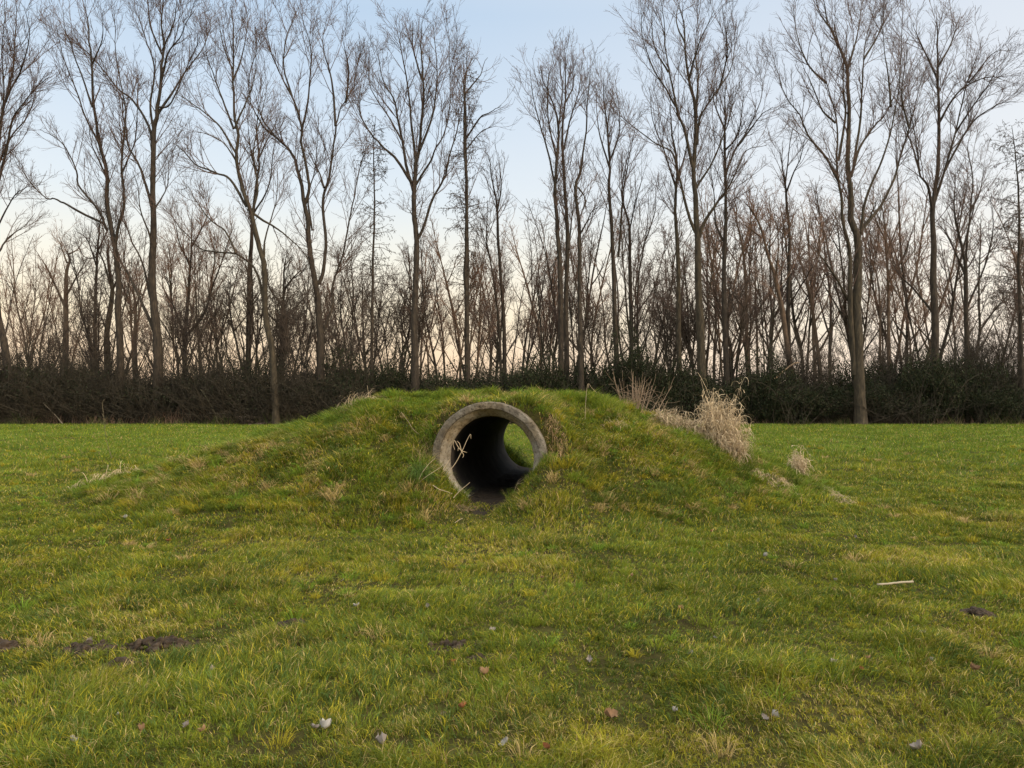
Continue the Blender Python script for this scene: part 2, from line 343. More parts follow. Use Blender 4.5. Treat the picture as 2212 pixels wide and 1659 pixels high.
def build_grass(name, n, d0, d1, p, h0, w0, seg3, on_mound, label_kind='stuff', wexp=.75):
    x, y = frustum_points(n, d0, d1, p)
    # clumping: pull blades towards tuft centres
    if seg3:
        g = .085; ci = np.floor(x / g); cj = np.floor(y / g)
        tab = np.random.default_rng(61).random((2, 9973)); hi = (ci.astype(int) * 7919 + cj.astype(int) * 104729) % 9973
        tx = (ci - .4 + 1.8 * tab[0, hi]) * g; ty = (cj - .4 + 1.8 * tab[1, hi]) * g; kk = rng.random(n) * .5
        x = x + (tx - x) * kk; y = y + (ty - y) * kk
    m = mound_raw(x, y) > .03
    sel = m if on_mound else ~m
    sel &= y < 45.2
    dm = dirt_mask(x, y); dens = .42 + .9 * fbm(x * 4.3, y * 4.3, 63, 2)
    sel &= rng.random(len(x)) > dm * .55; sel &= rng.random(len(x)) < dens + sstep(14, 25, y)
    z = ground_h(x, y)
    r, ww = pipe_r(np.stack([x, y, z], -1)); sel &= ~((r < .76) & (ww > -.03) & (ww < PL + .03) & (z > .1) & (z < 1.3)) | ((r > .76))
    x, y, z, dm = x[sel], y[sel], z[sel], dm[sel]; n = len(x); d = np.hypot(x, y)
    tall = .45 + 1.0 * sstep(.25, .75, fbm(x * 2.1, y * 2.1, 64, 3))
    h = h0 * tall * (.55 + .75 * rng.random(n)) * (1 + .5 * sstep(.6, .75, fbm(x * 3.1, y * 3.1, 65, 2)))
    lean = .25 + 1.0 * rng.random(n)
    if on_mound:
        mh = mound_raw(x, y); h = h * (1.0 + .55 * sstep(.05, .9, mh)); lean = lean + .35 * sstep(.1, .8, mh)
        top = sstep(11.0, 11.9, y) * sstep(1.0, 1.35, z); h = h * (1 + .15 * top); lean = lean - .35 * top
    h = h * (1 - .5 * dm)
    az = rng.random(n) * 6.283 
    flow = 6.283 * fbm(x * .8, y * .8, 66, 2) * 1.5; az = np.where(rng.random(n) < .5, flow + rng.normal(0, .7, n), az)
    if on_mound:     # lies down-slope
        e = .15; gx_ = (ground_h(x + e, y) - ground_h(x - e, y)); gy_ = (ground_h(x, y + e) - ground_h(x, y - e))
        az = np.where(rng.random(n) < .6, np.arctan2(-gy_, -gx_) + rng.normal(0, .8, n), az)
    wd = w0 * (np.maximum(d, 3) / 5)**wexp * (.6 + .8 * rng.random(n))
    col = grass_cols(x, y, n, on_mound)
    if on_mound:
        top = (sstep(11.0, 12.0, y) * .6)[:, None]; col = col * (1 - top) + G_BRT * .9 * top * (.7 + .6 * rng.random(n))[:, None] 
    V, q, t3, c = blades(x, y, z - .006, h, wd, lean, az, rng.random(n) * 6.283, col, seg3)
    return V, q, t3, c
def join(parts):
    Vs, Fq, Ft, Cs = [], [], [], []; o = 0
    for V, q, t3, c in parts:
        Vs.append(V); Cs.append(c)
        if q is not None: Fq.append(q + o)
        Ft.append(t3 + o); o += len(V)
    fl = ([np.concatenate(Fq)] if Fq else []) + [np.concatenate(Ft)]
    return np.concatenate(Vs), fl, np.concatenate(Cs)
def fringe(n):      # turf closing over the lower rim of the pipe
    sg = np.where(rng.random(n) < .5, -1, 1); dx = sg * (.26 + .62 * rng.random(n)); w = -.035 - .13 * rng.random(n)**1.3
    x = PO[0] + PA[0] * w + PA[1] * dx; y = PO[1] + PA[1] * w - PA[0] * dx; h = (.06 + .12 * rng.random(n)) * (.5 + fbm(dx * 7 + 9, w * 7, 95, 2))
    c = np.array([G_GREEN, G_BRT, G_DEEP * 1.3, G_STRAW * .8])[rng.choice(4, n, p=[.38, .26, .18, .18])] * (.7 + .6 * rng.random(n))[:, None]
    return blades(x, y, ground_h(x, y) - .01, h, .006 * (.7 + .6 * rng.random(n)), .2 + .7 * rng.random(n), rng.random(n) * 6.283, rng.random(n) * 6.283, c, True)
def tussocks(nt, mound):
    x, y = frustum_points(nt * (4 if mound else 1), 8.6 if mound else 2.9, 16.5 if mound else 24, 1.0)
    m = mound_raw(x, y); k = (m > .08) if mound else (m < .02); x, y = x[k][:nt], y[k][:nt]; nt = len(x); big = .6 + .8 * rng.random(nt)
    r_, w_ = pipe_r(np.stack([x, y, np.full(nt, PZ)], -1)); k = ~((r_ < .55) & (w_ > -1.6) & (w_ < .1)); x, y, big = x[k], y[k], big[k]; nt = len(x)
    pal = np.array([G_GREEN, G_BRT, G_DEEP * 1.3, G_YEL * .8, G_STRAW * .8, G_GREEN * 1.15]); pc = pal[rng.choice(6, nt, p=[.26, .20, .16, .14, .18 if mound else .05, .06 if mound else .19])]
    per = 46; i = np.repeat(np.arange(nt), per); n = len(i); a = rng.random(n) * 6.283; rr = np.sqrt(rng.random(n))
    d = np.hypot(x, y)[i]; R0 = (.055 if mound else .040) * big[i]
    bx = x[i] + np.cos(a) * rr * R0; by = y[i] + np.sin(a) * rr * R0
    h = (.155 if mound else .085) * big[i] * (.6 + .6 * rng.random(n)) * (1.1 - .3 * rr)
    az = a + rng.normal(0, .5, n)
    if mound:
        e = .15; gx_ = (ground_h(bx + e, by) - ground_h(bx - e, by)); gy_ = (ground_h(bx, by + e) - ground_h(bx, by - e)); az = np.where(rng.random(n) < .5, np.arctan2(-gy_, -gx_) + rng.normal(0, .7, n), az)
    lean = .3 + .8 * rr + .2 * rng.random(n) + (.25 if mound else 0)
    c = pc[i] * (.7 + .6 * rng.random(n))[:, None]; bz = ground_h(bx, by); r_, w_ = pipe_r(np.stack([bx, by, bz], -1))
    k = ~((w_ > -.12) & (w_ < .5) & (r_ < .80)) & ~((w_ > PL - .5) & (w_ < PL + .1) & (r_ < .75)); bx, by, bz, h, lean, az, c, d = (q[k] for q in (bx, by, bz, h, lean, az, c, d)); n = len(bx)
    return blades(bx, by, bz - .006, h, .0048 * (np.maximum(d, 3) / 5)**.75 * (.7 + .6 * rng.random(n)), lean, az, rng.random(n) * 6.283, c, True)
V, fl, c = join([build_grass('a', 1560000, 2.7, 15, 1.6, .054, .0042, True, False), tussocks(2200, False), build_grass('b', 680000, 14, 46, 1.0, .075, .0040, False, False, wexp=.95)])
tag(link('field_grass', make_mesh('field_grass', V, fl, M_blade, False, c)), 'short green and yellowing grass covering the flat field', 'grass', kind='stuff')
V, fl, c = join([build_grass('c', 1050000, 8.4, 17, 1.0, .068, .0046, True, True), tussocks(1700, True), fringe(2600)])
tag(link('mound_grass', make_mesh('mound_grass', V, fl, M_blade, False, c)), 'longer tangled grass growing over the mound around the pipe', 'grass', kind='stuff')

# ------------------------------------------------------------------ strands: dry grass, stalks
def catmull(pts, k=6):
    P = np.asarray(pts, float)
    if len(P) < 3:
        t = np.linspace(0, 1, k * (len(P) - 1) + 1)[:, None]; return P[0] * (1 - t) + P[-1] * t
    E = np.vstack([2 * P[0] - P[1], P, 2 * P[-1] - P[-2]]); out = []
    for i in range(len(P) - 1):
        p0, p1, p2, p3 = E[i:i + 4]
        for t in np.linspace(0, 1, k, endpoint=False):
            out.append(.5 * ((2*p1) + (-p0+p2)*t + (2*p0-5*p1+4*p2-p3)*t*t + (-p0+3*p1-3*p2+p3)*t**3))
    out.append(P[-1]); return np.array(out)
def nrm(v): return v / np.maximum(np.linalg.norm(v, axis=-1, keepdims=True), 1e-9)
def tubes(P, R, sides):
    """P (N,K,3), R (N,K)"""
    N, K = P.shape[:2]; T = nrm(np.gradient(P, axis=1)); mt = nrm(P[:, -1] - P[:, 0])
    ref = np.where(np.abs(mt[:, 2:3]) > .7, np.array([[1., .13, 0]]), np.array([[0, .1, 1.]]))[:, None, :]
    n1 = nrm(np.cross(T, ref)); n2 = np.cross(T, n1)
    a = np.arange(sides) * 2 * np.pi / sides
    V = P[:, :, None] + R[:, :, None, None] * (n1[:, :, None] * np.cos(a)[:, None] + n2[:, :, None] * np.sin(a)[:, None])
    base = (np.arange(N) * K * sides)[:, None, None] + (np.arange(K - 1) * sides)[None, :, None]
    s = np.arange(sides)[None, None]; s2 = (s + 1) % sides
    Qd = np.stack([base + s, base + s2, base + sides + s2, base + sides + s], -1).reshape(-1, 4)
    return V.reshape(-1, 3), Qd
class MB:
    def __init__(s): s.V = []; s.F = []; s.C = []; s.o = 0
    def add(s, V, Fq, col=None):
        s.V.append(V); s.F.append(Fq + s.o); s.o += len(V)
        if col is not None: s.C.append(np.broadcast_to(col, (len(V), 3)) if np.ndim(col) < 2 else col)
    def mesh(s, name, m, origin=(0, 0, 0), smooth=True):
        V = np.concatenate(s.V) - np.array(origin)
        by = {}
        for f in s.F: by.setdefault(f.shape[1], []).append(f)
        return make_mesh(name, V, [np.concatenate(v) for v in by.values()], m, smooth, np.concatenate(s.C) if s.C else None)
def ribbons(P, Wd, N3=None):
    N, K = P.shape[:2]; T = nrm(np.gradient(P, axis=1)); a = rng.random(N) * 6.283
    side = np.stack([np.cos(a), np.sin(a), .3 * rng.normal(size=N)], -1)[:, None]
    side = nrm(np.cross(T, np.cross(side + 0 * T, T)))
    V = np.stack([P - side * Wd[:, :, None] / 2, P + side * Wd[:, :, None] / 2], 2)
    b = (np.arange(N) * K * 2)[:, None] + (np.arange(K - 1) * 2)[None]
    return V.reshape(-1, 3), np.stack([b, b + 1, b + 3, b + 2], -1).reshape(-1, 4)
def arc_strands(base, dirs, length, droop, K=8, wob=.08):
    """march strands from base points"""
    N = len(base); P = np.empty((N, K, 3)); P[:, 0] = base; d = nrm(dirs); st = (length / (K - 1))[:, None]
    for k in range(1, K):
        d = nrm(d + np.array([0, 0, -1.]) * (droop * (k / K) ** 1.3)[:, None] + rng.normal(0, wob, (N, 3)))
        P[:, k] = P[:, k - 1] + d * st
    return P
STRAW = np.array([.58, .455, .29])
def gz(x, y): return float(ground_h(np.array([x]), np.array([y]))[0])
def dry_clump(name, label, cx, cy, n, rad, hgt, droop, lean=(0, 0), tint=STRAW, width=.007, cat='dry grass', spread=.35, group=None, minz=.01, K=9, hvar=.55):
    a = rng.random(n) * 6.283; r = np.sqrt(rng.random(n)) * 1.0
    bx = cx + np.cos(a) * r * rad[0]; by = cy + np.sin(a) * r * rad[1]; bz = ground_h(bx, by)
    L = hgt * (1 - hvar + hvar * rng.random(n)) * (1.25 - .65 * r)
    d = np.stack([np.cos(a) * spread * r + lean[0] + rng.normal(0, .15, n), np.sin(a) * spread * r + lean[1] + rng.normal(0, .15, n), np.ones(n)], -1)
    P = arc_strands(np.stack([bx, by, bz - .01], -1), d, L * 1.35, droop * (.5 + rng.random(n)), K, .13)
    g = ground_h(P[..., 0], P[..., 1]); P[..., 2] = np.maximum(P[..., 2], g + minz + .02 * rng.random(P.shape[:2]))
    t = np.linspace(0, 1, K)[None]; Wd = width * (.6 + .8 * rng.random(n))[:, None] * (1 - .75 * t)
    Vv, Fq = ribbons(P, Wd); col = np.repeat(tint * (.55 + .7 * rng.random((n, 1))) * np.array([1, .97 + 0, .95]), K * 2, 0)
    o = (cx, cy, gz(cx, cy)); ob = link(name, make_mesh(name, Vv - np.array(o), [Fq], M_straw, False, col), None, o)
    return tag(ob, label, cat, group)
def shaggy(label, cx, cy, n, rad, hgt, per, width=.009, tint=STRAW):
    a = rng.random(n) * 6.283; r = np.sqrt(rng.random(n)); bx = cx + np.cos(a) * r * rad[0]; by = cy + np.sin(a) * r * rad[1]
    tops = hgt * (1.0 - .55 * r) * (.55 + .55 * rng.random(n)) * (.45 + 1.1 * fbm(bx * 8, by * 8, 83, 2))
    P = arc_strands(np.stack([bx, by, ground_h(bx, by) - .02], -1), np.stack([rng.normal(0, .12, n), rng.normal(0, .12, n), np.ones(n)], -1), tops, np.full(n, .02), 7, .09)
    mb = MB(); v, f = ribbons(P, np.full(P.shape[:2], width * .7)); mb.add(v, f, np.repeat(tint * (.5 + .4 * rng.random((n, 1))), 14, 0))
    idx = np.repeat(np.arange(n), per); m = len(idx); k = rng.integers(1, 7, m); b0 = P[idx, k]; aa = rng.random(m) * 6.283; e = rng.uniform(.1, 1.3, m)
    Q = arc_strands(b0, np.stack([np.cos(aa) * .8, np.sin(aa) * .8, e], -1), rng.uniform(.08, .30, m) * (1 - .2 * k / 6), rng.uniform(.5, 2.4, m), 7, .28)
    g = ground_h(Q[..., 0], Q[..., 1]); Q[..., 2] = np.maximum(Q[..., 2], g + .01)
    v, f = ribbons(Q, width * (.6 + .8 * rng.random(m))[:, None] * (1 - .7 * np.linspace(0, 1, 7)[None])); mb.add(v, f, np.repeat(tint * (.45 + .75 * rng.random((m, 1))), 14, 0))
    o = (cx, cy, gz(cx, cy)); return tag(link('dry_grass_clump', mb.mesh('dry_grass_clump', M_straw, o, False), None, o), label, 'dry grass')
shaggy('tall shaggy clump of bleached dry grass standing ragged on the right shoulder of the mound', 3.15, 11.85, 230, (.34, .26), .98, 13)
shaggy('narrow upright pale dry grass tuft at the far right foot of the mound', 4.45, 12.2, 40, (.09, .1), .66, 9)
shaggy('low ragged straw between the crest and the tall shaggy clump', 2.62, 11.9, 120, (.46, .2), .34, 12, tint=STRAW * .85)
dry_clump('dry_grass_clump', 'small pale tuft of dry grass further up the right slope of the mound', 2.35, 12.1, 90, (.14, .12), .34, .9, (-.1, 0), tint=STRAW*.85)
dry_clump('dry_grass_clump', 'flattened pale dry grass at the right foot of the tall shaggy clump', 3.75, 11.3, 260, (.34, .25), .2, 1.8, (.2, -.2), tint=STRAW * .85)
dry_clump('dry_grass_clump', 'matted pale dry grass trailing down from the far right tuft', 4.72, 11.55, 230, (.16, .6), .20, 1.6, (.15, -.2), tint=STRAW * .75)
dry_clump('dry_grass_clump', 'bleached matted dry grass at the left foot of the mound', -6.35, 12.45, 330, (.62, .18), .34, 1.0, (.5, 0), tint=STRAW * 1.05, width=.011)
dry_clump('dry_grass_clump', 'few pale dry blades on the left ridge beyond the matted dry grass', -5.75, 13.1, 26, (.25, .15), .3, .8, (.3, 0))
dry_clump('dry_grass_clump', 'wispy pale dry grass at the left end of the mound crest', -2.42, 12.3, 240, (.24, .2), .44, .8, (.35, 0), tint=STRAW * .85)
dry_clump('dry_grass_clump', 'brownish dry grass hanging over the right side of the pipe rim', .56, 10.25, 150, (.10, .16), .3, 2.0, (-.1, -.4), tint=np.array([.42, .29, .16]), width=.005)
dry_clump('dry_grass_clump', 'dry straw lying on the right slope of the mound beside the crest', 1.45, 11.2, 60, (.22, .14), .2, 1.6, (0, -.2), tint=STRAW * .9)
dry_clump('dry_grass_clump', 'pale dry blades standing in the grass on the left of the pipe rim', -1.15, 10.1, 70, (.16, .25), .36, .6, (.1, -.1), tint=np.array([.34, .27, .13]), width=.004)
dry_clump('dry_grass_clump', 'dull straw patch halfway up the left slope of the mound', -2.3, 10.3, 190, (.35, .2), .16, 1.8, (0, -.3), tint=np.array([.36, .26, .14]), width=.005)
dry_clump('dry_grass_clump', 'small heap of straw on the soil at the lower left of the pipe mouth', -.62, 9.75, 90, (.14, .08), .2, 2.2, (.4, -.1), tint=np.array([.34, .25, .15]), width=.004)
dry_clump('green_tussock', 'deep green tussock of long blades at the lower left of the pipe rim', -1.12, 9.82, 260, (.11, .08), .30, 1.4, (0, -.2), tint=np.array([.085, .14, .03]), width=.006, cat='grass tuft')
dry_clump('green_tussock', 'dark green tussock seen through the pipe at the left of its far mouth', PO[0]+PA[0]*5.35-.42*PA[1], PO[1]+PA[1]*5.35+.42*PA[0], 320, (.16, .12), .42, .9, (.2, 0), tint=np.array([.04, .08, .02]), width=.008, cat='grass tuft')
dry_clump('green_tussock', 'olive tussock combed downhill at the left foot of the mound', -4.35, 10.1, 260, (.2, .12), .28, 1.9, (-.2, -.4), tint=np.array([.12, .14, .045]), width=.006, cat='grass tuft')
dry_clump('green_tussock', 'bright green tussock low on the right slope of the mound', 1.95, 9.9, 220, (.2, .14), .24, 1.2, (0, -.2), tint=np.array([.12, .17, .03]), width=.006, cat='grass tuft')
dry_clump('green_tussock', 'bright green tussock below the tall shaggy dry clump', 2.95, 10.6, 220, (.22, .15), .24, 1.1, (0, -.2), tint=np.array([.12, .18, .03]), width=.006, cat='grass tuft')

def stalks(name, label, lines, cat, mtl, tint, Y, rad=.004, twigs=0, group=None):
    """lines: traced in picture coordinates at distance Y (list or number)"""
    mb = MB()
    for i, L in enumerate(lines):
        y0 = Y if np.isscalar(Y) else Y[i]
        p = np.array([at(q[0], q[1], y0 + (q[2] if len(q) > 2 else 0)) for q in L]); p = catmull(p, 4)[None]
        R = np.linspace(rad, rad * .5, p.shape[1])[None]; v, f = tubes(p, R, 5); mb.add(v, f, tint)
    o = at(*lines[0][0][:2], Y if np.isscalar(Y) else Y[0])
    return tag(link(name, mb.mesh(name, mtl, o), None, o), label, cat, group)
ZX = lambda x, y: (823 + x * .2232, 795.5 + y * .2232)
L = [[(670, 985), (720, 920), (765, 840), (800, 770), (830, 700), (865, 640), (870, 680)], [(778, 800), (740, 750), (712, 700), (700, 740), (715, 790)], [(778, 800), (760, 730), (735, 705)],
     [(778, 802), (800, 840), (790, 865)], [(778, 800), (830, 815)], [(780, 795), (750, 775), (745, 800)]]
stalks('dry_stalk', 'bent straw stalk with curled dead leaves standing in the pipe mouth', [[ZX(*p) for p in l] for l in L], 'stalk', M_straw, STRAW * .8, 9.95, .0055)
for L, lab in (([(355, 1100), (400, 1010), (460, 930), (525, 872)], 'steeper of the two pale stalks leaning up the lower left of the pipe rim'),
               ([(380, 1095), (450, 1040), (520, 995), (590, 950)], 'flatter of the two pale stalks leaning up the lower left of the pipe rim'),
               ([(600, 985), (640, 920), (665, 880)], 'short pale stalk against the inside left of the pipe rim'),
               ([(500, 1130), (560, 1170), (640, 1195), (690, 1215)], 'long pale stalk lying on the grass below the left of the pipe mouth'),
               ([(700, 1255), (760, 1190), (820, 1140), (860, 1105)], 'pale stalk slanting up in front of the dark pipe mouth'),
               ([(715, 1495), (770, 1460), (790, 1455)], 'short pale stalk lying on the worn soil before the pipe')):
    stalks('dry_stalk', lab, [[ZX(*p) for p in L]], 'stalk', M_straw, STRAW * .78, 9.7 if L[0][1] < 1120 else (9.55 if L[0][1] < 1300 else 9.1), .005)
L = [[(1290, 1190), (1320, 1120), (1370, 1080), (1430, 1040)], [(1320, 1120), (1390, 1100), (1440, 1060)], [(1310, 1140), (1330, 1090), (1360, 1065)]]
stalks('dry_stalk', 'thin grey stems crossing the lower right of the pipe mouth', [[ZX(*p) for p in l] for l in L], 'stalk', M_straw, STRAW * .45, 9.98, .0035)
L = [[(1975, 500), (1978, 400), (1985, 280), (2003, 150), (2040, 190), (2085, 235)], [(2003, 150), (2010, 190)]]
stalks('dry_stalk', 'thin bent straw stalk standing on the right of the mound crest', [[ZX(*p) for p in l] for l in L], 'stalk', M_straw, STRAW * .7, 11.3, .004)
L = [[(195, 425), (260, 510), (310, 590), (370, 640)]]
stalks('dry_stalk', 'single straw stalk slanting on the mound left of the pipe rim', [[ZX(*p) for p in l] for l in L], 'stalk', M_straw, STRAW * .6, 10.4, .004)
stalks('weed_stem', 'lone thin tall weed stem standing in the field left of the mound', [[(242, 990), (232, 960), (226, 925), (223, 890)], [(223, 890), (221, 872), (226, 862)], [(226, 925), (229, 915)], [(224, 900), (220, 893)]], 'weed', M_straw, np.array([.16, .13, .08]), 16.0, .006)

# dead stemmy shrub behind the crest
n = 34; bx = 1.98 + rng.normal(0, .16, n); by = 12.7 + rng.normal(0, .12, n)
dd = np.stack([(bx - 1.98) * 1.7 + rng.normal(0, .18, n), rng.normal(0, .3, n), np.ones(n)], -1)
Ls = .25 + .42 * rng.random(n); P = arc_strands(np.stack([bx, by, ground_h(bx, by) - .02], -1), dd, Ls, np.full(n, -.05), 7, .05)
mb = MB(); v, f = tubes(P, np.linspace(.006, .0025, 7)[None] * np.ones((n, 1)), 4); mb.add(v, f, np.array([.30, .22, .15]))
idx = np.repeat(np.arange(n), 4); kk = rng.integers(2, 6, len(idx)); b0 = P[idx, kk]; d0 = nrm(P[idx, kk] - P[idx, kk - 1] + rng.normal(0, .45, (len(idx), 3)))
P2 = arc_strands(b0, d0, .1 + .22 * rng.random(len(idx)), np.full(len(idx), -.1), 4, .08)
v, f = tubes(P2, np.full(P2.shape[:2], .0022), 3); mb.add(v, f, np.array([.30, .22, .15]))
o = (1.98, 12.7, gz(1.98, 12.7)); tag(link('dead_shrub', mb.mesh('dead_shrub', M_straw, o), None, o), 'leafless stemmy pale brown shrub fanning up behind the right of the mound crest', 'shrub')

# ------------------------------------------------------------------ dead leaves, sticks, clods
def leaf_mesh(seed, size, tint, curl):
    tint = np.array(tint) * .85
    r = np.random.default_rng(seed); K = 9; U = np.linspace(0, 1, K); Wn = 5; V = []; 
    for i, u in enumerate(U):
        hw = size * .36 * math.sin(math.pi * min(1, u * .93 + .05))**.7 * (1 + .28 * math.sin(u * 17 + seed)) + size * .01
        for j in range(Wn):
            s = (j / (Wn - 1)) * 2 - 1
            x = s * hw; yv = (u - .5) * size; z = curl * size * (s * s * .5 + (u - .5)**2 * 1.2) + r.normal(0, size * .03)
            V.append((x, yv, z))
    I = (np.arange(K - 1)[:, None] * Wn + np.arange(Wn - 1)[None]).ravel()
    c = np.tile(tint, (K * Wn, 1)) * (.8 + .4 * r.random((K * Wn, 1)))
    return make_mesh('dead_leaf', np.array(V), [np.stack([I, I + 1, I + Wn + 1, I + Wn], -1)], M_dead, True, c)
WHT = np.array([.50, .47, .42]); GRY = np.array([.34, .29, .25]); TAN = np.array([.36, .22, .12]); ORG = np.array([.38, .16, .07])
LEAVES = [(700, 1567, .085, WHT, 'whitish crumpled leaf near the bottom edge with a grey leaf touching its left'),
 (680, 1566, .06, GRY, 'small grey leaf touching the left of the whitish crumpled leaf'),
 (826, 1600, .085, GRY * 1.2, 'pale grey-pink crumpled leaf at the bottom edge of the field'),
 (1000, 1522, .07, ORG * 1.1, 'orange-brown leaf lying flat in the grass at bottom centre'),
 (1316, 1540, .10, TAN * .8, 'long brown curled leaf with ragged upper edge in the foreground grass'),
 (1273, 1423, .06, GRY, 'grey leaf standing on edge in the grass at centre'),
 (1048, 1452, .085, TAN, 'tan leaf beside bare soil in the middle of the field'),
 (980, 1425, .045, ORG, 'small reddish leaf above the tan leaf beside bare soil'),
 (1802, 1428, .07, GRY * 1.3, 'grey-white leaf in the right foreground'),
 (2012, 1422, .05, WHT, 'small whitish leaf near the right edge of the field'),
 (770, 1307, .06, WHT, 'whitish leaf in the grass left of centre, below the mound'),
 (925, 1308, .055, GRY, 'greyish leaf in the grass directly below the pipe'),
 (158, 1595, .055, WHT, 'whitish leaf in the bottom left corner of the field'),
 (255, 1538, .03, WHT * 1.2, 'tiny bright white leaf scrap in the left foreground'),
 (405, 1560, .06, GRY, 'brownish grey leaf at lower left between tufts'),
 (440, 1572, .05, TAN, 'tan leaf scrap right of the brownish grey leaf at lower left'),
 (192, 1382, .06, GRY, 'grey leaf lying above the long bare soil patch on the left'),
 (1365, 1242, .05, TAN, 'small tan leaf in the middle distance right of the pipe'),
 (1470, 1312, .07, TAN, 'tan leaf in the grass right of centre'),
 (1805, 1252, .05, GRY, 'grey leaf in the grass left of the pale wooden stick'),
 (1640, 1297, .045, WHT * .9, 'pale leaf scrap in the grass left below the wooden stick'),
 (2085, 1102, .07, WHT, 'white leaf lying far out at the right of the mound'),
 (272, 1125, .09, WHT * .9, 'whitish leaf at the left foot of the mound'),
 (1992, 1365, .05, WHT * .8, 'whitish leaf left below the small bare soil patch on the right'),
 (1875, 1418, .04, TAN, 'tan leaf scrap right of the grey-white leaf'),
 (1650, 1545, .05, GRY, 'grey leaf on edge in the lower right grass'),
 (1985, 1610, .07, GRY * 1.1, 'pale grey leaf in the bottom right corner of the field'),
 (1455, 1530, .05, WHT * .8, 'pale narrow leaf right of the long brown curled leaf'),
 (1860, 1440, .04, ORG, 'small orange leaf scrap in the right foreground'),
 (1640, 1450, .045, TAN, 'tan leaf scrap in the grass between centre and right edge'),
 (620, 1420, .05, TAN * 1.1, 'tan leaf in the grass left of centre'),
 (738, 1412, .05, TAN * .9, 'dull brown leaf right of the tan leaf left of centre'),
 (1545, 1375, .04, WHT * .8, 'pale leaf scrap right of centre in the grass'),
 (505, 1040, .05, WHT, 'whitish leaf on the left flank of the mound')]
for i, (px, py, size, tint, lab) in enumerate(LEAVES):
    Yl = H * F / (py - 860)
    for _ in range(4):
        p = at(px, py, Yl); z = gz(p[0], p[1]); Yl = (H - z - .03) * F / (py - 860)
    p = at(px, py, Yl); z = gz(p[0], p[1])
    o = link('dead_leaf', leaf_mesh(i, size * .70, tint * .8, .5 + .5 * random.Random(i).random()), None, (p[0], p[1], z + .028))
    rr = random.Random(i + 90); o.rotation_euler = (rr.uniform(.0, .7), rr.uniform(-.6, .6), rr.uniform(0, 6.28))
    tag(o, lab, 'leaf', 'dead leaves scattered over the field')

rs = random.Random(5)
for i in range(40):
    Yl = 3.3 + 7.5 * rs.random()**1.3; x = rs.uniform(-.66, .66) * Yl
    if float(mound_raw(np.array([x]), np.array([Yl]))[0]) > .03: continue
    o = link('leaf_scrap', leaf_mesh(500 + i, rs.uniform(.025, .055), [WHT * .55, GRY * .7, TAN * .6, ORG * .6][i % 4], rs.uniform(.3, 1)), None, (x, Yl, gz(x, Yl) + rs.uniform(.012, .03)))
    o.rotation_euler = (rs.uniform(0, .9), rs.uniform(-.7, .7), rs.uniform(0, 6.28)); tag(o, 'tiny dull scrap of dead leaf half buried in the turf', 'leaf', 'leaf scraps in the turf')
def rod(name, label, a, b_, r, tint, cat, mtl=M_straw, flat=1.0):
    a = np.array(a); b_ = np.array(b_); t = np.linspace(0, 1, 12)[:, None]; P = (a * (1 - t) + b_ * t + rng.normal(0, r * .12, (12, 3)))[None]
    R = (r * (1 + .12 * rng.normal(size=12)))[None]; v, f = tubes(P, R, 8); mb = MB()
    mid = (a + b_) / 2; v = v.copy(); v[:, 2] = mid[2] + (v[:, 2] - mid[2]) * flat
    e0 = np.arange(8)[None]; e1 = e0 + 11 * 8
    mb.add(v, f, tint); V = v - mid
    me = make_mesh(name, V, [f, e0[:, ::-1].copy(), e1], mtl, True, np.tile(tint, (len(V), 1)))
    return tag(link(name, me, None, tuple(mid)), label, cat)
Ys = H * F / (1273 - 860); a = at(1896, 1279, Ys - .05); b_ = at(1971, 1269, Ys + .05)
a[2] = b_[2] = gz(a[0], a[1]) + .055
rod('wooden_stick', 'straight pale weathered wooden stick lying on the grass at right', a, b_, .011, np.array([.34, .29, .20]), 'stick', flat=.7)

def clods(name, label, cx, cy, rx, ry, n, hgt, group):
    mb = MB()
    import bmesh
    bm = bmesh.new(); bmesh.ops.create_icosphere(bm, subdivisions=2, radius=1); sv = np.array([v.co[:] for v in bm.verts]); sf = np.array([[v.index for v in f.verts] for f in bm.faces]); bm.free()
    # a low rough heap, then crumbs on it
    for k in range(n):
        a = rng.random() * 6.283; r = rng.random()**.6
        x = cx + math.cos(a) * r * rx; y = cy + math.sin(a) * r * ry; s = (.006 + .022 * rng.random()**2) * (1.25 - .5 * r)
        q = sv * s * (1 + .55 * (rng.random(3) - .5)) * (1 + .35 * (rng.random((len(sv), 1)) - .5))
        mb.add(q + np.array([x, y, gz(x, y) + hgt * (1 - r * r) * rng.random()]), sf)
    o = (cx, cy, gz(cx, cy)); return tag(link(name, mb.mesh(name, M_clod, o, False), None, o), label, 'soil heap', group)
CL = ['crumbly dark molehill at the left end of the row in the left foreground', 'dark soil heap in the middle of the row in the left foreground', 'small dark molehill standing alone left of centre',
      'little heap of soil below the row in the left foreground', 'scattered soil clods in the grass at centre', 'smaller scatter of soil clods right below the centre one', 'low dark soil heap near the right edge of the field', 'dark soil heap cut by the left edge of the picture']
for lab, (cx, cy, rx, ry) in zip(CL, dirt_c):
    big = 'scatter' not in lab
    clods('soil_heap', lab, cx, cy, rx * .9, ry * .8, 190 if big else 70, .035 if big else .008, 'soil heaps in the field')

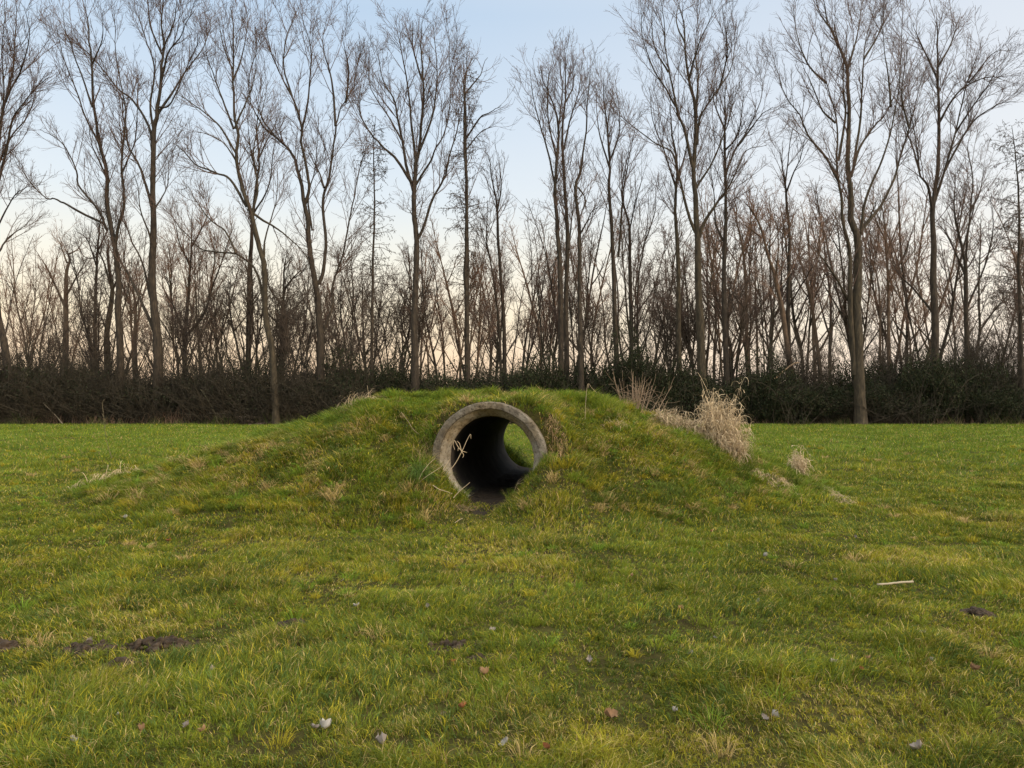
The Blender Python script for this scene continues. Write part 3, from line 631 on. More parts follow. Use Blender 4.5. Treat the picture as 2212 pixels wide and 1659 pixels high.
# ------------------------------------------------------------------ trees
def grow(P, R, spacing, K, ang, length, up, wob, t0, rr, rtip, rmax, lmax=.55):
    N, Kp = P.shape[:2]; seg = np.linalg.norm(np.diff(P, axis=1), axis=-1); Lt = seg.sum(1)
    cnt = np.floor(Lt * (1 - t0) / spacing + rng.random(N)).astype(int); idx = np.repeat(np.arange(N), cnt); M = len(idx)
    if M == 0: return np.zeros((0, K, 3)), np.zeros((0, K))
    t = t0 + (1 - t0) * rng.random(M) ** .9; f = np.minimum(t * (Kp - 1), Kp - 1.001); i = f.astype(int); fr = (f - i)[:, None]
    pos = P[idx, i] * (1 - fr) + P[idx, i + 1] * fr; rad = R[idx, i] * (1 - fr[:, 0]) + R[idx, i + 1] * fr[:, 0]
    T = nrm(P[idx, i + 1] - P[idx, i]); v = rng.normal(size=(M, 3)); v = nrm(v - (v * T).sum(-1, keepdims=True) * T)
    a = np.radians(ang[0] + (ang[1] - ang[0]) * rng.random(M))[:, None]; d = T * np.cos(a) + v * np.sin(a)
    L = (length[0] + (length[1] - length[0]) * rng.random(M)) * (1.15 - .6 * t); L = np.minimum(L, Lt[idx] * lmax)
    out = np.empty((M, K, 3)); out[:, 0] = pos; st = (L / (K - 1))[:, None]
    for k in range(1, K):
        d = nrm(d + np.array([0, 0, up]) + rng.normal(0, wob, (M, 3))); out[:, k] = out[:, k - 1] + d * st
    r0 = np.clip(rad * rr, rtip, rmax); q = np.linspace(0, 1, K)[None]
    return out, r0[:, None] * (1 - q) + rtip * q
def resample(P, R, K):
    s = np.concatenate([[0], np.cumsum(np.linalg.norm(np.diff(P, axis=0), axis=1))]); q = np.linspace(0, s[-1], K)
    return np.stack([np.interp(q, s, P[:, j]) for j in range(3)], -1), np.interp(q, s, R)
def crown_from(limbs, style, dens=1.0, sc=1.0):
    """limbs: list of (P (K,3), R (K)), returns the crown's branches"""
    P = np.stack([l[0] for l in limbs]); R = np.stack([l[1] for l in limbs]); mb = MB()
    if style == 'alder':
        P1, R1 = grow(P, R, .13 / dens, 6, (55, 95), (.9*sc, 2.2*sc), -.02, .16, .25, .5, .008, .02)
        P2, R2 = grow(P1, R1, .16 / dens, 4, (30, 70), (.3*sc, .8*sc), -.18, .2, .1, .7, .007, .010)
        P3, R3 = grow(P2, R2, .16, 3, (20, 60), (.08, .2), -.6, .1, .2, 1, .013, .016, 2)      # hanging catkins
        for p, r, s in ((P1, R1, 4), (P2, R2, 3), (P3, R3, 3)): v, f = tubes(p, r, s); mb.add(v, f)
        return mb
    t0 = .12
    P1, R1 = grow(P, R, .46 / dens, 10, (16, 42), (1.4*sc, 3.9*sc), .055, .065, t0, .5, .009, .026, .65)
    P2, R2 = grow(P1, R1, .30 / dens, 6, (22, 48), (.5*sc, 1.7*sc), .06, .09, .08, .7, .0068, .011)
    P3, R3 = grow(P2, R2, .25 / dens, 4, (24, 55), (.2*sc, .65*sc), .09, .12, .12, .8, .0045, .006, .8)
    for p, r, s in ((P1, R1, 5), (P2, R2, 3), (P3, R3, 3)):
        v, f = tubes(p, r, s); mb.add(v, f)
    return mb
PAN = {1: (0, .5788), 2: (713.2, .5788), 3: (1426.4, .5785)}
def traced_tree(pan, Yt, limbs, label, style='poplar', mats=(M_bark, M_twig), dens=1.0, name='bare_tree', sc=1.0, skip_first=True, extra=0):
    ox, s = PAN[pan]; L3 = []; sk = []
    for li, (w, pts) in enumerate(limbs):
        amp = 0 if li == 0 else 1
        dz = rng.uniform(-1, 1) * amp * 3.2; n = len(pts)
        w0 = w * .9 * s / F * Yt / 2 * (1 if li == 0 else .85)
        p = []
        for i, (x, y) in enumerate(pts):
            p.append(at(ox + x * s, y * s, Yt + dz * (i / (n - 1)) ** 1.3))
        p = catmull(p, 5); m = len(p); q = np.linspace(0, 1, m)
        wv = np.stack([np.interp(np.arange(m), np.arange(0, m + 3, 3), rng.normal(0, .055, len(range(0, m + 3, 3)))) for _ in range(3)], -1)
        p[1:] += (wv[1:] + rng.normal(0, .014, (m - 1, 3))) * np.linspace(.3, 1, m - 1)[:, None]
        r = w0 * (1 - q) ** (.8 if li == 0 else 1.05) * (1 - .15 * q) + .012
        if li == 0: r = r + w0 * .30 * np.exp(-q * 26)
        r = r * (1 + rng.normal(0, .035, m))
        L3.append((p, r))
    root_p = L3[0][0][0].copy(); g = gz(root_p[0], root_p[1])
    # carry the trunk down to the ground
    p, r = L3[0]
    if root_p[2] > g - .1:
        p = np.vstack([[root_p[0], root_p[1], g - .15], p]); r = np.concatenate([[r[0] * 1.2], r])
        L3[0] = (p, r)
    root_p = np.array([p[0][0], p[0][1], g]); root = empty(name, tuple(root_p)); tag(root, label, 'tree')
    mb = MB()
    for p, r in L3:
        v, f = tubes(p[None], r[None], 9); mb.add(v, f)
    link('trunk', mb.mesh('trunk', mats[0], root_p), root)
    src = [resample(p, r, 24) for p, r in L3]
    if style != 'alder':     # the trunk itself bears branches only high up
        src = [(P[9:], R[9:]) if k == 0 else (P[3:], R[3:]) for k, (P, R) in enumerate(src)]; src = [resample(P, R, 18) for P, R in src]
    cb = crown_from(src, style, dens, sc); link('crown', cb.mesh('crown', mats[1], root_p, False), root)
    return root
BW, BG, TW = M_bark_warm, M_bark_green, M_twig_warm
traced_tree(1, 46, [(34, [(38, 1570), (38, 1440), (20, 1310), (-5, 1180), (-20, 1000), (-22, 800), (-18, 650), (-25, 400), (-20, 150), (-25, -60)]),
    (12, [(-15, 720), (25, 560), (45, 450), (75, 410), (150, 310), (195, 285)]), (14, [(-20, 800), (0, 520), (22, 380), (50, 250), (60, 100), (55, -50)]),
    (12, [(-20, 900), (-10, 600), (12, 400), (10, 200), (15, -20)]), (8, [(-15, 960), (30, 890), (80, 850), (130, 800)]), (9, [(-18, 640), (40, 520), (100, 430), (130, 330)]),
    (10, [(20, 380), (60, 300), (110, 180), (100, 30)]), (7, [(-15, 860), (50, 740), (110, 690)])], 'tall bare tree leaning out over the left edge of the picture', dens=1.1)
traced_tree(1, 47, [(26, [(450, 1500), (447, 1200), (440, 1040), (428, 920), (400, 760), (395, 650), (370, 520), (345, 380), (342, 220), (330, 80), (320, 0)]),
    (15, [(430, 910), (440, 850), (462, 760), (458, 620), (465, 430), (455, 330), (430, 180), (420, 50)]), (11, [(400, 860), (370, 790), (290, 690), (285, 640), (240, 540), (190, 500), (150, 480)]),
    (11, [(390, 835), (280, 780), (215, 745), (170, 735), (90, 650), (70, 600)]), (8, [(372, 540), (320, 440), (280, 330), (230, 200), (215, 110)]), (8, [(345, 400), (300, 260), (250, 130), (240, 40)]),
    (7, [(458, 640), (500, 540), (510, 420), (500, 300)]), (7, [(395, 660), (350, 560), (330, 460)]), (7, [(345, 240), (380, 150), (385, 50)])],
    'bare tree with a long low limb reaching left, beside the tallest left-hand tree')
traced_tree(1, 46, [(36, [(590, 1520), (590, 1300), (575, 1150), (565, 1000), (572, 900), (577, 800), (572, 650), (575, 500), (585, 420), (600, 330), (605, 200), (605, 60), (610, -90)]),
    (13, [(572, 790), (545, 690), (520, 620), (480, 540), (465, 450), (450, 360), (390, 290), (300, 170)]), (13, [(570, 560), (555, 470), (500, 380), (440, 330), (370, 240), (300, 170), (240, 150)]),
    (12, [(575, 500), (560, 400), (575, 250), (540, 140), (490, 20)]), (12, [(588, 430), (640, 350), (690, 270), (760, 170), (790, 60)]), (10, [(600, 310), (625, 210), (680, 130), (720, 40)]),
    (9, [(565, 920), (555, 870), (530, 800), (515, 700), (495, 640)]), (15, [(580, 1250), (545, 1160), (500, 1060), (455, 975), (425, 900), (400, 800), (370, 780), (330, 650)]),
    (10, [(560, 1110), (530, 980), (490, 890), (455, 800), (470, 680)]), (8, [(603, 200), (560, 100), (550, 0), (545, -60)]), (8, [(605, 190), (650, 80), (660, -40)]), (8, [(590, 400), (640, 380), (720, 200), (740, 120)]),
    (7, [(577, 780), (620, 700), (630, 620)])],
    'tallest bare tree on the left, its forked crown running out of the top', dens=1.1)
traced_tree(1, 44.3, [(28, [(1030, 1592), (1025, 1450), (1015, 1300), (990, 1180), (985, 1000), (960, 900), (935, 790), (900, 700), (885, 600), (880, 500), (872, 400), (870, 260), (870, 100), (862, 20)]),
    (12, [(988, 1130), (960, 1020), (930, 980), (880, 950), (760, 932), (700, 880), (640, 810), (600, 760)]), (9, [(880, 945), (840, 860), (790, 830), (720, 730), (705, 700)]),
    (12, [(920, 770), (860, 670), (800, 640), (730, 610), (680, 560), (640, 540)]), (9, [(880, 570), (820, 470), (760, 420), (700, 380), (650, 350)]), (9, [(872, 480), (830, 370), (780, 240), (760, 110)]),
    (9, [(875, 480), (910, 400), (950, 290), (955, 100)]), (12, [(925, 780), (970, 815), (1030, 850), (1080, 890), (1140, 960), (1160, 1000)]), (9, [(985, 960), (990, 890), (1030, 760), (1035, 620)]),
    (10, [(940, 800), (962, 700), (950, 560), (980, 420), (1000, 300)]), (7, [(870, 260), (830, 160), (810, 60)]), (7, [(870, 300), (910, 180), (920, 60)]), (6, [(880, 600), (840, 540), (780, 500), (720, 490)])],
    'bare tree whose greenish trunk stands on the field edge beside the log pile, bending left', mats=(BG, M_twig), dens=1.05)
traced_tree(1, 52, [(20, [(925, 1450), (930, 1100), (935, 950), (940, 850), (955, 700), (965, 600), (960, 450), (985, 330)]), (8, [(945, 800), (1000, 700), (1020, 560), (1030, 450)]), (7, [(960, 640), (930, 540), (925, 430)]),
    (7, [(962, 600), (1010, 500), (1050, 420)])], 'straight slender tree close behind the left of the log pile tree', dens=.9)
traced_tree(1, 46.5, [(30, [(1200, 1530), (1195, 1300), (1190, 1160), (1180, 1060), (1160, 950), (1150, 850), (1135, 760), (1115, 650), (1090, 580), (1040, 520), (980, 440), (950, 340)]),
    (15, [(1135, 770), (1155, 690), (1130, 560), (1125, 480), (1090, 360), (1040, 260), (1000, 150), (985, 50)]), (18, [(1188, 1060), (1205, 1010), (1215, 900), (1205, 750), (1230, 650), (1250, 520), (1255, 450), (1290, 380), (1327, 300), (1345, 180)]),
    (11, [(1252, 470), (1235, 300), (1210, 180), (1215, 80)]), (11, [(1125, 490), (1150, 380), (1160, 200), (1115, 20)]), (10, [(1210, 700), (1190, 640), (1160, 570)]), (8, [(1090, 360), (1060, 250), (1075, 120), (1105, 40)]),
    (9, [(1290, 385), (1300, 250), (1275, 130)]), (8, [(1040, 520), (990, 480), (960, 430), (930, 300), (960, 180)]), (13, [(1200, 1250), (1240, 1150), (1245, 1060), (1280, 950), (1310, 800), (1332, 700), (1362, 560), (1368, 490)]),
    (8, [(1165, 860), (1150, 740), (1170, 660), (1180, 550), (1190, 430)])], 'wide bare tree forking low into two heavy stems left of the mound', mats=(M_bark, M_twig), dens=1.1)
traced_tree(1, 55, [(16, [(360, 1450), (355, 1200), (362, 1000), (370, 850), (375, 780)]), (7, [(362, 1000), (330, 900), (290, 860)]), (7, [(368, 930), (400, 860), (420, 800)]), (6, [(365, 960), (320, 960), (280, 900)])],
    'short dark slender tree between the left edge and the tall left-hand trees', dens=1.1, mats=(M_bark, M_twig_dark))
traced_tree(1, 53, [(28, [(405, 1450), (400, 1250), (420, 1080), (402, 960), (398, 880)]), (10, [(410, 1060), (380, 960), (350, 900)]), (8, [(415, 1100), (450, 1000), (470, 900)])], 'thick stump-like trunk with thin shoots just left of the low-limbed tree', mats=(BG, M_twig))
traced_tree(1, 57, [(26, [(240, 1450), (245, 1200), (245, 1050), (252, 970), (255, 930)]), (12, [(245, 1150), (200, 1050), (160, 980), (135, 940)]), (10, [(248, 1100), (290, 1020), (330, 960)]), (8, [(250, 980), (225, 920), (215, 880)]),
    (8, [(253, 950), (290, 930), (310, 900)])], 'warm brown pollarded tree with stubby spreading arms near the left edge', mats=(BW, TW), sc=.8)
traced_tree(1, 56, [(18, [(505, 1450), (505, 1300), (507, 1150), (498, 1080), (490, 1000)]), (8, [(507, 1150), (530, 1060), (560, 990)]), (7, [(500, 1100), (470, 1040), (450, 990)])],
    'orange-lit slim trunk seen between the two tall left-hand trees', mats=(BW, TW), sc=.8)
traced_tree(1, 52, [(20, [(690, 1450), (690, 1250), (705, 1100), (712, 950), (720, 780)]), (14, [(688, 1260), (650, 1150), (610, 1080), (595, 1000)]), (14, [(700, 1250), (760, 1170), (800, 1050), (850, 900), (865, 830)]),
    (9, [(712, 1000), (670, 900), (650, 820)]), (9, [(715, 920), (760, 840), (780, 770)]), (9, [(780, 1110), (800, 980), (800, 880)]), (7, [(640, 1130), (640, 1000), (620, 900)])],
    'dome-shaped tree with reddish twigs between the tallest left tree and the log pile tree', mats=(M_bark, TW), dens=1.25)
traced_tree(1, 50, [(20, [(1045, 1450), (1050, 1300), (1055, 1150), (1062, 1020), (1075, 930)]), (9, [(1055, 1150), (1010, 1080), (990, 1010)]), (9, [(1060, 1080), (1110, 1020), (1150, 1000)]), (8, [(1055, 1200), (1120, 1130), (1160, 1090)]),
    (8, [(1052, 1220), (1000, 1170), (970, 1100)])], 'low dense dark twiggy tree just right of the log pile tree', mats=(M_bark, M_twig_dark), dens=1.4, sc=.8)
# middle of the picture
traced_tree(2, 47, [(13, [(155, 1500), (158, 1100), (162, 900), (163, 650), (170, 430)])], 'narrow alder with short drooping twigs full of catkins left of the mound crest', 'alder', (M_bark, M_twig_dark), name='alder_tree')
traced_tree(2, 46, [(30, [(318, 1500), (315, 1250), (318, 1080), (320, 900), (312, 770), (318, 640), (330, 560), (345, 400), (345, 230), (340, 80)]), (17, [(314, 720), (290, 640), (265, 500), (240, 380), (200, 300), (170, 170)]),
    (14, [(305, 680), (250, 600), (190, 540), (130, 470), (110, 400), (115, 290)]), (13, [(322, 620), (305, 480), (295, 350), (270, 200), (240, 100)]), (15, [(322, 900), (345, 860), (385, 740), (430, 650), (460, 540), (490, 420), (500, 290)]),
    (10, [(320, 690), (370, 610), (390, 560), (430, 480), (450, 350), (440, 100)]), (11, [(335, 560), (390, 400), (400, 250), (385, 90)]), (9, [(345, 300), (310, 180), (315, 80)]), (6, [(312, 810), (300, 790), (288, 770)]),
    (7, [(265, 520), (210, 420), (150, 330), (140, 220)])], 'large vase-shaped bare tree standing directly behind the left of the pipe', dens=1.2)
traced_tree(2, 47.5, [(20, [(515, 1450), (510, 1150), (505, 1000), (507, 870), (510, 700), (505, 540), (500, 400), (508, 280), (512, 190)])], 'straight alder with catkins and a small leafy-looking top, just right of the vase-shaped tree', 'alder', (M_bark, M_twig_dark), name='alder_tree', sc=1.0, dens=1.0)
traced_tree(2, 48, [(12, [(512, 1400), (512, 800), (506, 500), (503, 300), (530, 210)]), (9, [(505, 520), (560, 440), (600, 420), (640, 390)]), (8, [(503, 350), (550, 290), (590, 220)]), (6, [(506, 560), (560, 500), (620, 470)])],
    'slim bare tree entwined with the straight alder, its limbs reaching right', dens=.7)
traced_tree(2, 50, [(17, [(650, 1450), (648, 1200), (630, 950), (622, 780), (605, 680), (590, 580)]), (14, [(640, 1450), (625, 1150), (590, 950), (555, 820)]), (9, [(622, 790), (640, 700), (635, 610)]), (7, [(600, 980), (580, 860), (590, 760)])],
    'pair of leaning thin stems forming a narrow tree right of the alder')
traced_tree(2, 46.5, [(24, [(862, 1500), (860, 1200), (855, 930), (845, 820), (845, 650), (850, 480), (830, 380), (780, 240)]), (9, [(845, 720), (800, 520), (760, 380), (740, 260)]), (8, [(850, 500), (870, 350), (860, 240)]), (8, [(846, 600), (815, 450), (810, 300), (830, 240)])],
    'left stem of the tall trio rising above the right half of the pipe', dens=1.0)
traced_tree(2, 47.5, [(22, [(885, 1500), (880, 1150), (885, 900), (875, 700), (868, 500), (880, 340), (880, 200)]), (8, [(872, 560), (900, 430), (930, 330), (940, 230)]), (7, [(880, 380), (910, 300), (905, 220)])],
    'middle stem of the tall trio above the right half of the pipe', dens=1.0)
traced_tree(2, 46, [(20, [(940, 1490), (930, 1150), (930, 850), (915, 700), (940, 600), (960, 450), (975, 250)]), (9, [(890, 930), (905, 800), (925, 680)]), (7, [(925, 700), (950, 740), (935, 800)]), (7, [(930, 880), (970, 800), (1000, 770)])],
    'right stem of the tall trio, knotty halfway up')
traced_tree(2, 48, [(20, [(1075, 1450), (1060, 1100), (1055, 900), (1040, 700), (1045, 600), (1025, 420), (1020, 290)]), (10, [(1075, 960), (1090, 760), (1110, 600), (1150, 470)]), (8, [(1040, 620), (1000, 480), (990, 330)]), (8, [(1045, 600), (1080, 480), (1070, 330)])],
    'slender bare tree left of the tall ivy clump')
traced_tree(2, 52, [(18, [(1125, 1450), (1120, 1050), (1115, 850), (1090, 720), (1120, 540)]), (12, [(1150, 1400), (1150, 1050), (1175, 900), (1190, 700)]), (7, [(1115, 880), (1140, 760), (1170, 640)]), (6, [(1175, 900), (1210, 800), (1215, 700)])],
    'several thin stems rising out of the tall ivy clump')
# right
traced_tree(3, 47.5, [(20, [(72, 1480), (70, 1100), (65, 900), (58, 760), (60, 600), (40, 480), (35, 380)]), (9, [(60, 680), (95, 560), (110, 430)]), (8, [(58, 700), (20, 580), (-30, 450), (-40, 330)])],
    'straight greenish trunk left of the tallest right-centre tree', mats=(BG, M_twig))
traced_tree(3, 46, [(33, [(160, 1500), (150, 1200), (140, 1050), (138, 900), (130, 750), (125, 640), (135, 420), (105, 300), (90, 150), (60, -20)]), (15, [(126, 640), (95, 500), (60, 400), (30, 260), (10, 100), (0, -20)]),
    (14, [(132, 870), (100, 780), (70, 660), (45, 570), (0, 540), (-120, 460), (-200, 390)]), (17, [(140, 900), (170, 820), (215, 750), (260, 690), (310, 570), (400, 540)]), (11, [(138, 540), (150, 430), (220, 330), (270, 240), (290, 90)]),
    (11, [(135, 440), (140, 300), (130, 180), (150, -10)]), (10, [(135, 700), (200, 590), (260, 430), (300, 300)]), (9, [(105, 300), (140, 180), (200, 40)]), (8, [(60, 400), (0, 300), (-60, 180), (-80, 40)]), (8, [(30, 270), (-20, 180), (-30, 20)]),
    (8, [(220, 330), (250, 200), (230, 20)]), (8, [(92, 160), (60, 80), (90, -50)])], 'tall spreading bare tree right of the ivy clump, crown meeting the top', mats=(BG, M_twig), dens=1.15)
traced_tree(3, 48, [(22, [(252, 1480), (238, 1150), (240, 950), (245, 780), (240, 560), (240, 400), (250, 300)]), (10, [(240, 660), (280, 560), (330, 480), (380, 350), (360, 240)]), (9, [(236, 900), (205, 820), (200, 700), (180, 560)]),
    (9, [(243, 560), (290, 500), (310, 350)]), (8, [(240, 480), (200, 380), (205, 280)]), (8, [(290, 545), (370, 440), (420, 400)])], 'bare tree with bushy middle crown right of the tall spreading tree', dens=1.15, mats=(M_bark, M_twig))
traced_tree(3, 54, [(17, [(330, 1450), (320, 1150), (315, 960), (285, 820), (280, 760)]), (12, [(365, 1450), (360, 1150), (350, 950), (340, 840)]), (7, [(315, 960), (340, 860), (330, 760)])], 'two close warm brown stems in the wood right of the bushy-crowned tree', mats=(BW, TW))
traced_tree(3, 50, [(22, [(495, 1430), (460, 1200), (430, 1050), (400, 950), (350, 800), (310, 750)]), (8, [(430, 1050), (440, 900), (420, 780)]), (8, [(380, 890), (330, 850), (290, 830)])], 'thick trunk leaning to the left behind the dry grass clump', mats=(BW, TW))
traced_tree(3, 51, [(19, [(482, 1430), (475, 1100), (480, 850), (465, 680), (440, 560)]), (8, [(470, 720), (510, 620), (550, 500)]), (9, [(478, 1150), (530, 1060), (580, 980)]), (7, [(466, 700), (480, 580), (500, 480)])],
    'upright bare tree crossing the left-leaning trunk')
traced_tree(3, 53, [(16, [(600, 1430), (575, 1200), (550, 1060), (520, 950), (530, 850)]), (7, [(550, 1060), (590, 960), (600, 850)]), (7, [(530, 990), (490, 900), (500, 800)])], 'crooked thin tree left of the thickest trunk', mats=(BW, TW))
traced_tree(3, 44.3, [(44, [(748, 1588), (742, 1400), (735, 1200), (737, 1050), (740, 930), (720, 850), (705, 760), (700, 640), (705, 400), (690, 250), (640, 100), (600, -20)]),
    (26, [(725, 1400), (714, 1200), (710, 1050), (705, 930), (685, 840), (670, 720), (660, 600), (655, 440), (620, 300), (590, 140)]), (20, [(740, 935), (747, 870), (790, 810), (840, 740), (890, 620), (930, 470), (960, 350), (1000, 240)]),
    (13, [(712, 660), (740, 560), (800, 470), (860, 390), (915, 200)]), (13, [(668, 680), (620, 590), (560, 520), (520, 430), (470, 350), (420, 230)]), (13, [(748, 870), (770, 740), (830, 590), (870, 440), (890, 250), (900, 40)]),
    (12, [(722, 620), (750, 400), (760, 200), (800, 40)]), (12, [(665, 600), (690, 430), (680, 300), (700, 90)]), (13, [(708, 1130), (660, 1040), (600, 960), (560, 900)]), (10, [(620, 310), (560, 250), (510, 140), (490, 20)]),
    (9, [(655, 460), (600, 400), (560, 300), (530, 260)]), (9, [(700, 260), (740, 120), (750, -20)]), (9, [(860, 400), (850, 250), (820, 100)]), (8, [(930, 480), (900, 350), (920, 180)]), (8, [(640, 110), (600, 60), (560, -30)]),
    (9, [(760, 220), (820, 120), (850, 20)]), (6, [(785, 812), (800, 770), (808, 750)])], 'thickest tree on the right, its double trunk standing right on the field edge', mats=(BG, M_twig), dens=1.15)
traced_tree(3, 50, [(17, [(855, 1450), (852, 1230), (850, 1050), (840, 850), (830, 720)]), (12, [(822, 1400), (820, 1200), (815, 1050), (780, 950), (760, 880)]), (8, [(846, 950), (880, 850), (890, 760)]), (8, [(842, 900), (800, 800), (795, 690)]), (7, [(850, 1060), (910, 960), (940, 880)])],
    'warm-twigged tree with several stems between the thickest tree and the far right crown', mats=(BW, TW), dens=1.2)
traced_tree(3, 47, [(28, [(1025, 1450), (1022, 1100), (1018, 900), (1015, 780), (1035, 620), (1040, 400), (1035, 200), (1030, 60)]), (14, [(1014, 800), (1000, 700), (970, 640), (950, 500), (925, 340)]), (13, [(1020, 770), (1060, 640), (1100, 500), (1150, 300), (1200, 140)]),
    (10, [(1040, 460), (1110, 350), (1220, 290), (1300, 300)]), (10, [(1060, 640), (1150, 480), (1240, 400), (1330, 375)]), (12, [(1020, 1170), (950, 1080), (890, 1020), (860, 950)]), (9, [(1036, 250), (1090, 150), (1120, 60)]), (9, [(1036, 300), (980, 180), (950, 80)]),
    (8, [(1100, 500), (1200, 350), (1260, 250)]), (8, [(970, 640), (930, 520), (900, 430)]), (7, [(1150, 310), (1220, 220), (1270, 180)])], 'tall bare tree with a wide fan-shaped crown sweeping right, near the right edge', dens=1.25)
traced_tree(3, 49, [(19, [(1147, 1450), (1140, 1050), (1130, 950), (1100, 790), (1100, 650)]), (10, [(1140, 1000), (1150, 850), (1165, 700), (1150, 560), (1160, 480)]), (10, [(1136, 1020), (1070, 880), (1030, 830)]), (9, [(1145, 1150), (1210, 1000), (1240, 850), (1230, 740)]), (7, [(1155, 800), (1200, 700), (1210, 600)])],
    'medium bare tree below the fan-shaped crown near the right edge', dens=1.1)
traced_tree(3, 46.5, [(17, [(1352, 1500), (1346, 1200), (1340, 950), (1330, 700), (1318, 470)])], 'alder with drooping catkin twigs cut by the right edge of the picture', 'alder', (M_bark, M_twig_dark), name='alder_tree', sc=1.35)

# wood behind: prototypes, then copies
def proto_tree(name, seed, Hh, nstem, nl, mats, dens, spread=.28):
    global rng
    keep = rng; rng = np.random.default_rng(seed); limbs = []; mb = MB()
    for s in range(nstem):
        a = rng.random() * 6.283; off = .25 * (s > 0); p = np.array([math.cos(a) * off, math.sin(a) * off, -.1]); d = np.array([math.cos(a) * .16 * (s > 0), math.sin(a) * .16 * (s > 0), 1.]); P = [p]
        hh = Hh * (1 - .2 * rng.random())
        for k in range(9):
            d = nrm(d + np.array([rng.normal(0, .07), rng.normal(0, .07), .03])); P.append(P[-1] + d * hh / 9)
        P = catmull(P, 3); m = len(P); q = np.linspace(0, 1, m); R = (.085 if s == 0 else .05) * (Hh / 12) * (1 - q) ** .8 + .012
        R = R * (1 + rng.normal(0, .04, m)); limbs.append((P, R))
        for j in range(nl):
            i = int(m * (.22 + .6 * rng.random())); b = rng.random() * 6.283; d2 = np.array([math.cos(b) * .75, math.sin(b) * .75, .9]); LL = Hh * spread * (1.3 - i / m) ; Q = [P[i]]
            for k in range(6):
                d2 = nrm(d2 + np.array([rng.normal(0, .1), rng.normal(0, .1), .16])); Q.append(Q[-1] + d2 * LL / 6)
            Q = catmull(Q, 3); qq = np.linspace(0, 1, len(Q)); limbs.append((Q, R[i] * .6 * (1 - qq) + .010))
    for p, r in limbs: v, f = tubes(p[None], r[None], 6); mb.add(v, f)
    root = empty(name, (0, 60, 0)); link('trunk', mb.mesh('trunk', mats[0]), root)
    src = []
    for p, r in limbs: P, R = resample(p, r, 20); src.append(resample(P[5:], R[5:], 16))
    Pp = np.stack([s[0] for s in src]); Rr = np.stack([s[1] for s in src]); c = MB()
    P1, R1 = grow(Pp, Rr, .46 / dens, 7, (22, 46), (.9, 2.4), .07, .08, .08, .55, .009, .020)
    P2, R2 = grow(P1, R1, .27 / dens, 5, (28, 60), (.3, .95), .06, .14, .1, .7, .008, .012)
    P3, R3 = grow(P2, R2, .24 / dens, 3, (30, 65), (.15, .45), .06, .14, .1, .8, .0055, .007, .8)
    for p, r, s in ((P1, R1, 4), (P2, R2, 3), (P3, R3, 3)): v, f = tubes(p, r, s); c.add(v, f)
    link('crown', c.mesh('crown', mats[1], (0, 0, 0), False), root); rng = keep
    return root
protos = [proto_tree('slender_tree', 101, 13, 1, 6, (M_bark, M_twig), 1.25), proto_tree('slender_tree', 102, 12.5, 2, 5, (BG, M_twig), 1.2), proto_tree('slender_tree', 103, 12, 3, 4, (BW, TW), 1.15),
          proto_tree('slender_tree', 104, 13, 1, 7, (BW, TW), 1.1, .34), proto_tree('thicket_tree', 105, 8, 4, 3, (M_bark, M_twig_dark), 1.2, .4), proto_tree('slender_tree', 106, 13.5, 2, 3, (M_bark, M_twig), .8, .22)]
used = set()
def place(k, px, Yt, top, zone):
    hgt = {0: 13, 1: 12.5, 2: 12, 3: 13, 4: 8, 5: 13.5}[k]; hgt *= .84
    p = at(px, 900, Yt); z = gz(p[0], Yt); want = H + (860 - top) / F * Yt - z; s = want / hgt; rz = rng.random() * 6.28
    sx = s * (.8 + .3 * rng.random())
    if k in used: o = copy_thing(protos[k], (p[0], Yt, z), rz, (sx, sx, s))
    else: o = protos[k]; o.location = (p[0], Yt, z); o.rotation_euler = (0, 0, rz); o.scale = (sx, sx, s); used.add(k)
    tag(o, zone[0], 'tree', zone[1])
def topline(px):
    return np.interp(px, [-300, 0, 100, 250, 400, 600, 800, 880, 1000, 1130, 1250, 1400, 1500, 1600, 1750, 1900, 2050, 2212, 2500],
                     [520, 530, 520, 540, 490, 540, 560, 500, 510, 500, 470, 470, 490, 420, 400, 400, 430, 460, 460])
zones = [((-420, 330), ('slender bare tree of the crowded wood behind the far left trunks', 'background trees behind the far left trunks'), 14),
         ((330, 830), ('slender bare tree of the wood behind the left-hand tall trees', 'background trees behind the left-hand tall trees'), 17),
         ((830, 1250), ('thin bare tree of the pale wood seen above the pipe', 'background trees above the pipe'), 20),
         ((1250, 1800), ('slim bare tree of the dense wood behind the ivy clump and the dry grass', 'background trees behind the dry grass'), 20),
         ((1800, 2640), ('bare tree of the tangled wood behind the thickest right-hand tree', 'background trees at the right'), 20)]
for (x0, x1), z, cnt in zones:
    for i in range(cnt):
        px = x0 + (i + rng.random()) * (x1 - x0) / cnt; Yt = rng.uniform(51, 78)
        warm = px < 760 or px > 1650
        k = int(rng.choice([0, 1, 2, 3, 5], p=([.25, .25, .16, .20, .14] if warm else [.27, .27, .1, .08, .28])))
        place(k, px, Yt, topline(px) + rng.uniform(0, 150) * (.4 if i % 2 else 1), z)
zt = [((-420, 400), ('low twiggy thicket tree in the undergrowth at the left', 'thicket trees at the left'), 9, 620), ((400, 900), ('low twiggy thicket tree in the undergrowth left of the mound crest', 'thicket trees left of the crest'), 7, 600),
      ((1260, 1560), ('low twiggy thicket tree around the ivy clump', 'thicket trees around the ivy clump'), 3, 620), ((1560, 2640), ('low twiggy thicket tree in the undergrowth at the right', 'thicket trees at the right'), 14, 650)]
for (x0, x1), z, cnt, top in zt:
    for i in range(cnt): place(4, x0 + (i + rng.random()) * (x1 - x0) / cnt, rng.uniform(47, 54), top + rng.uniform(-40, 110), z)

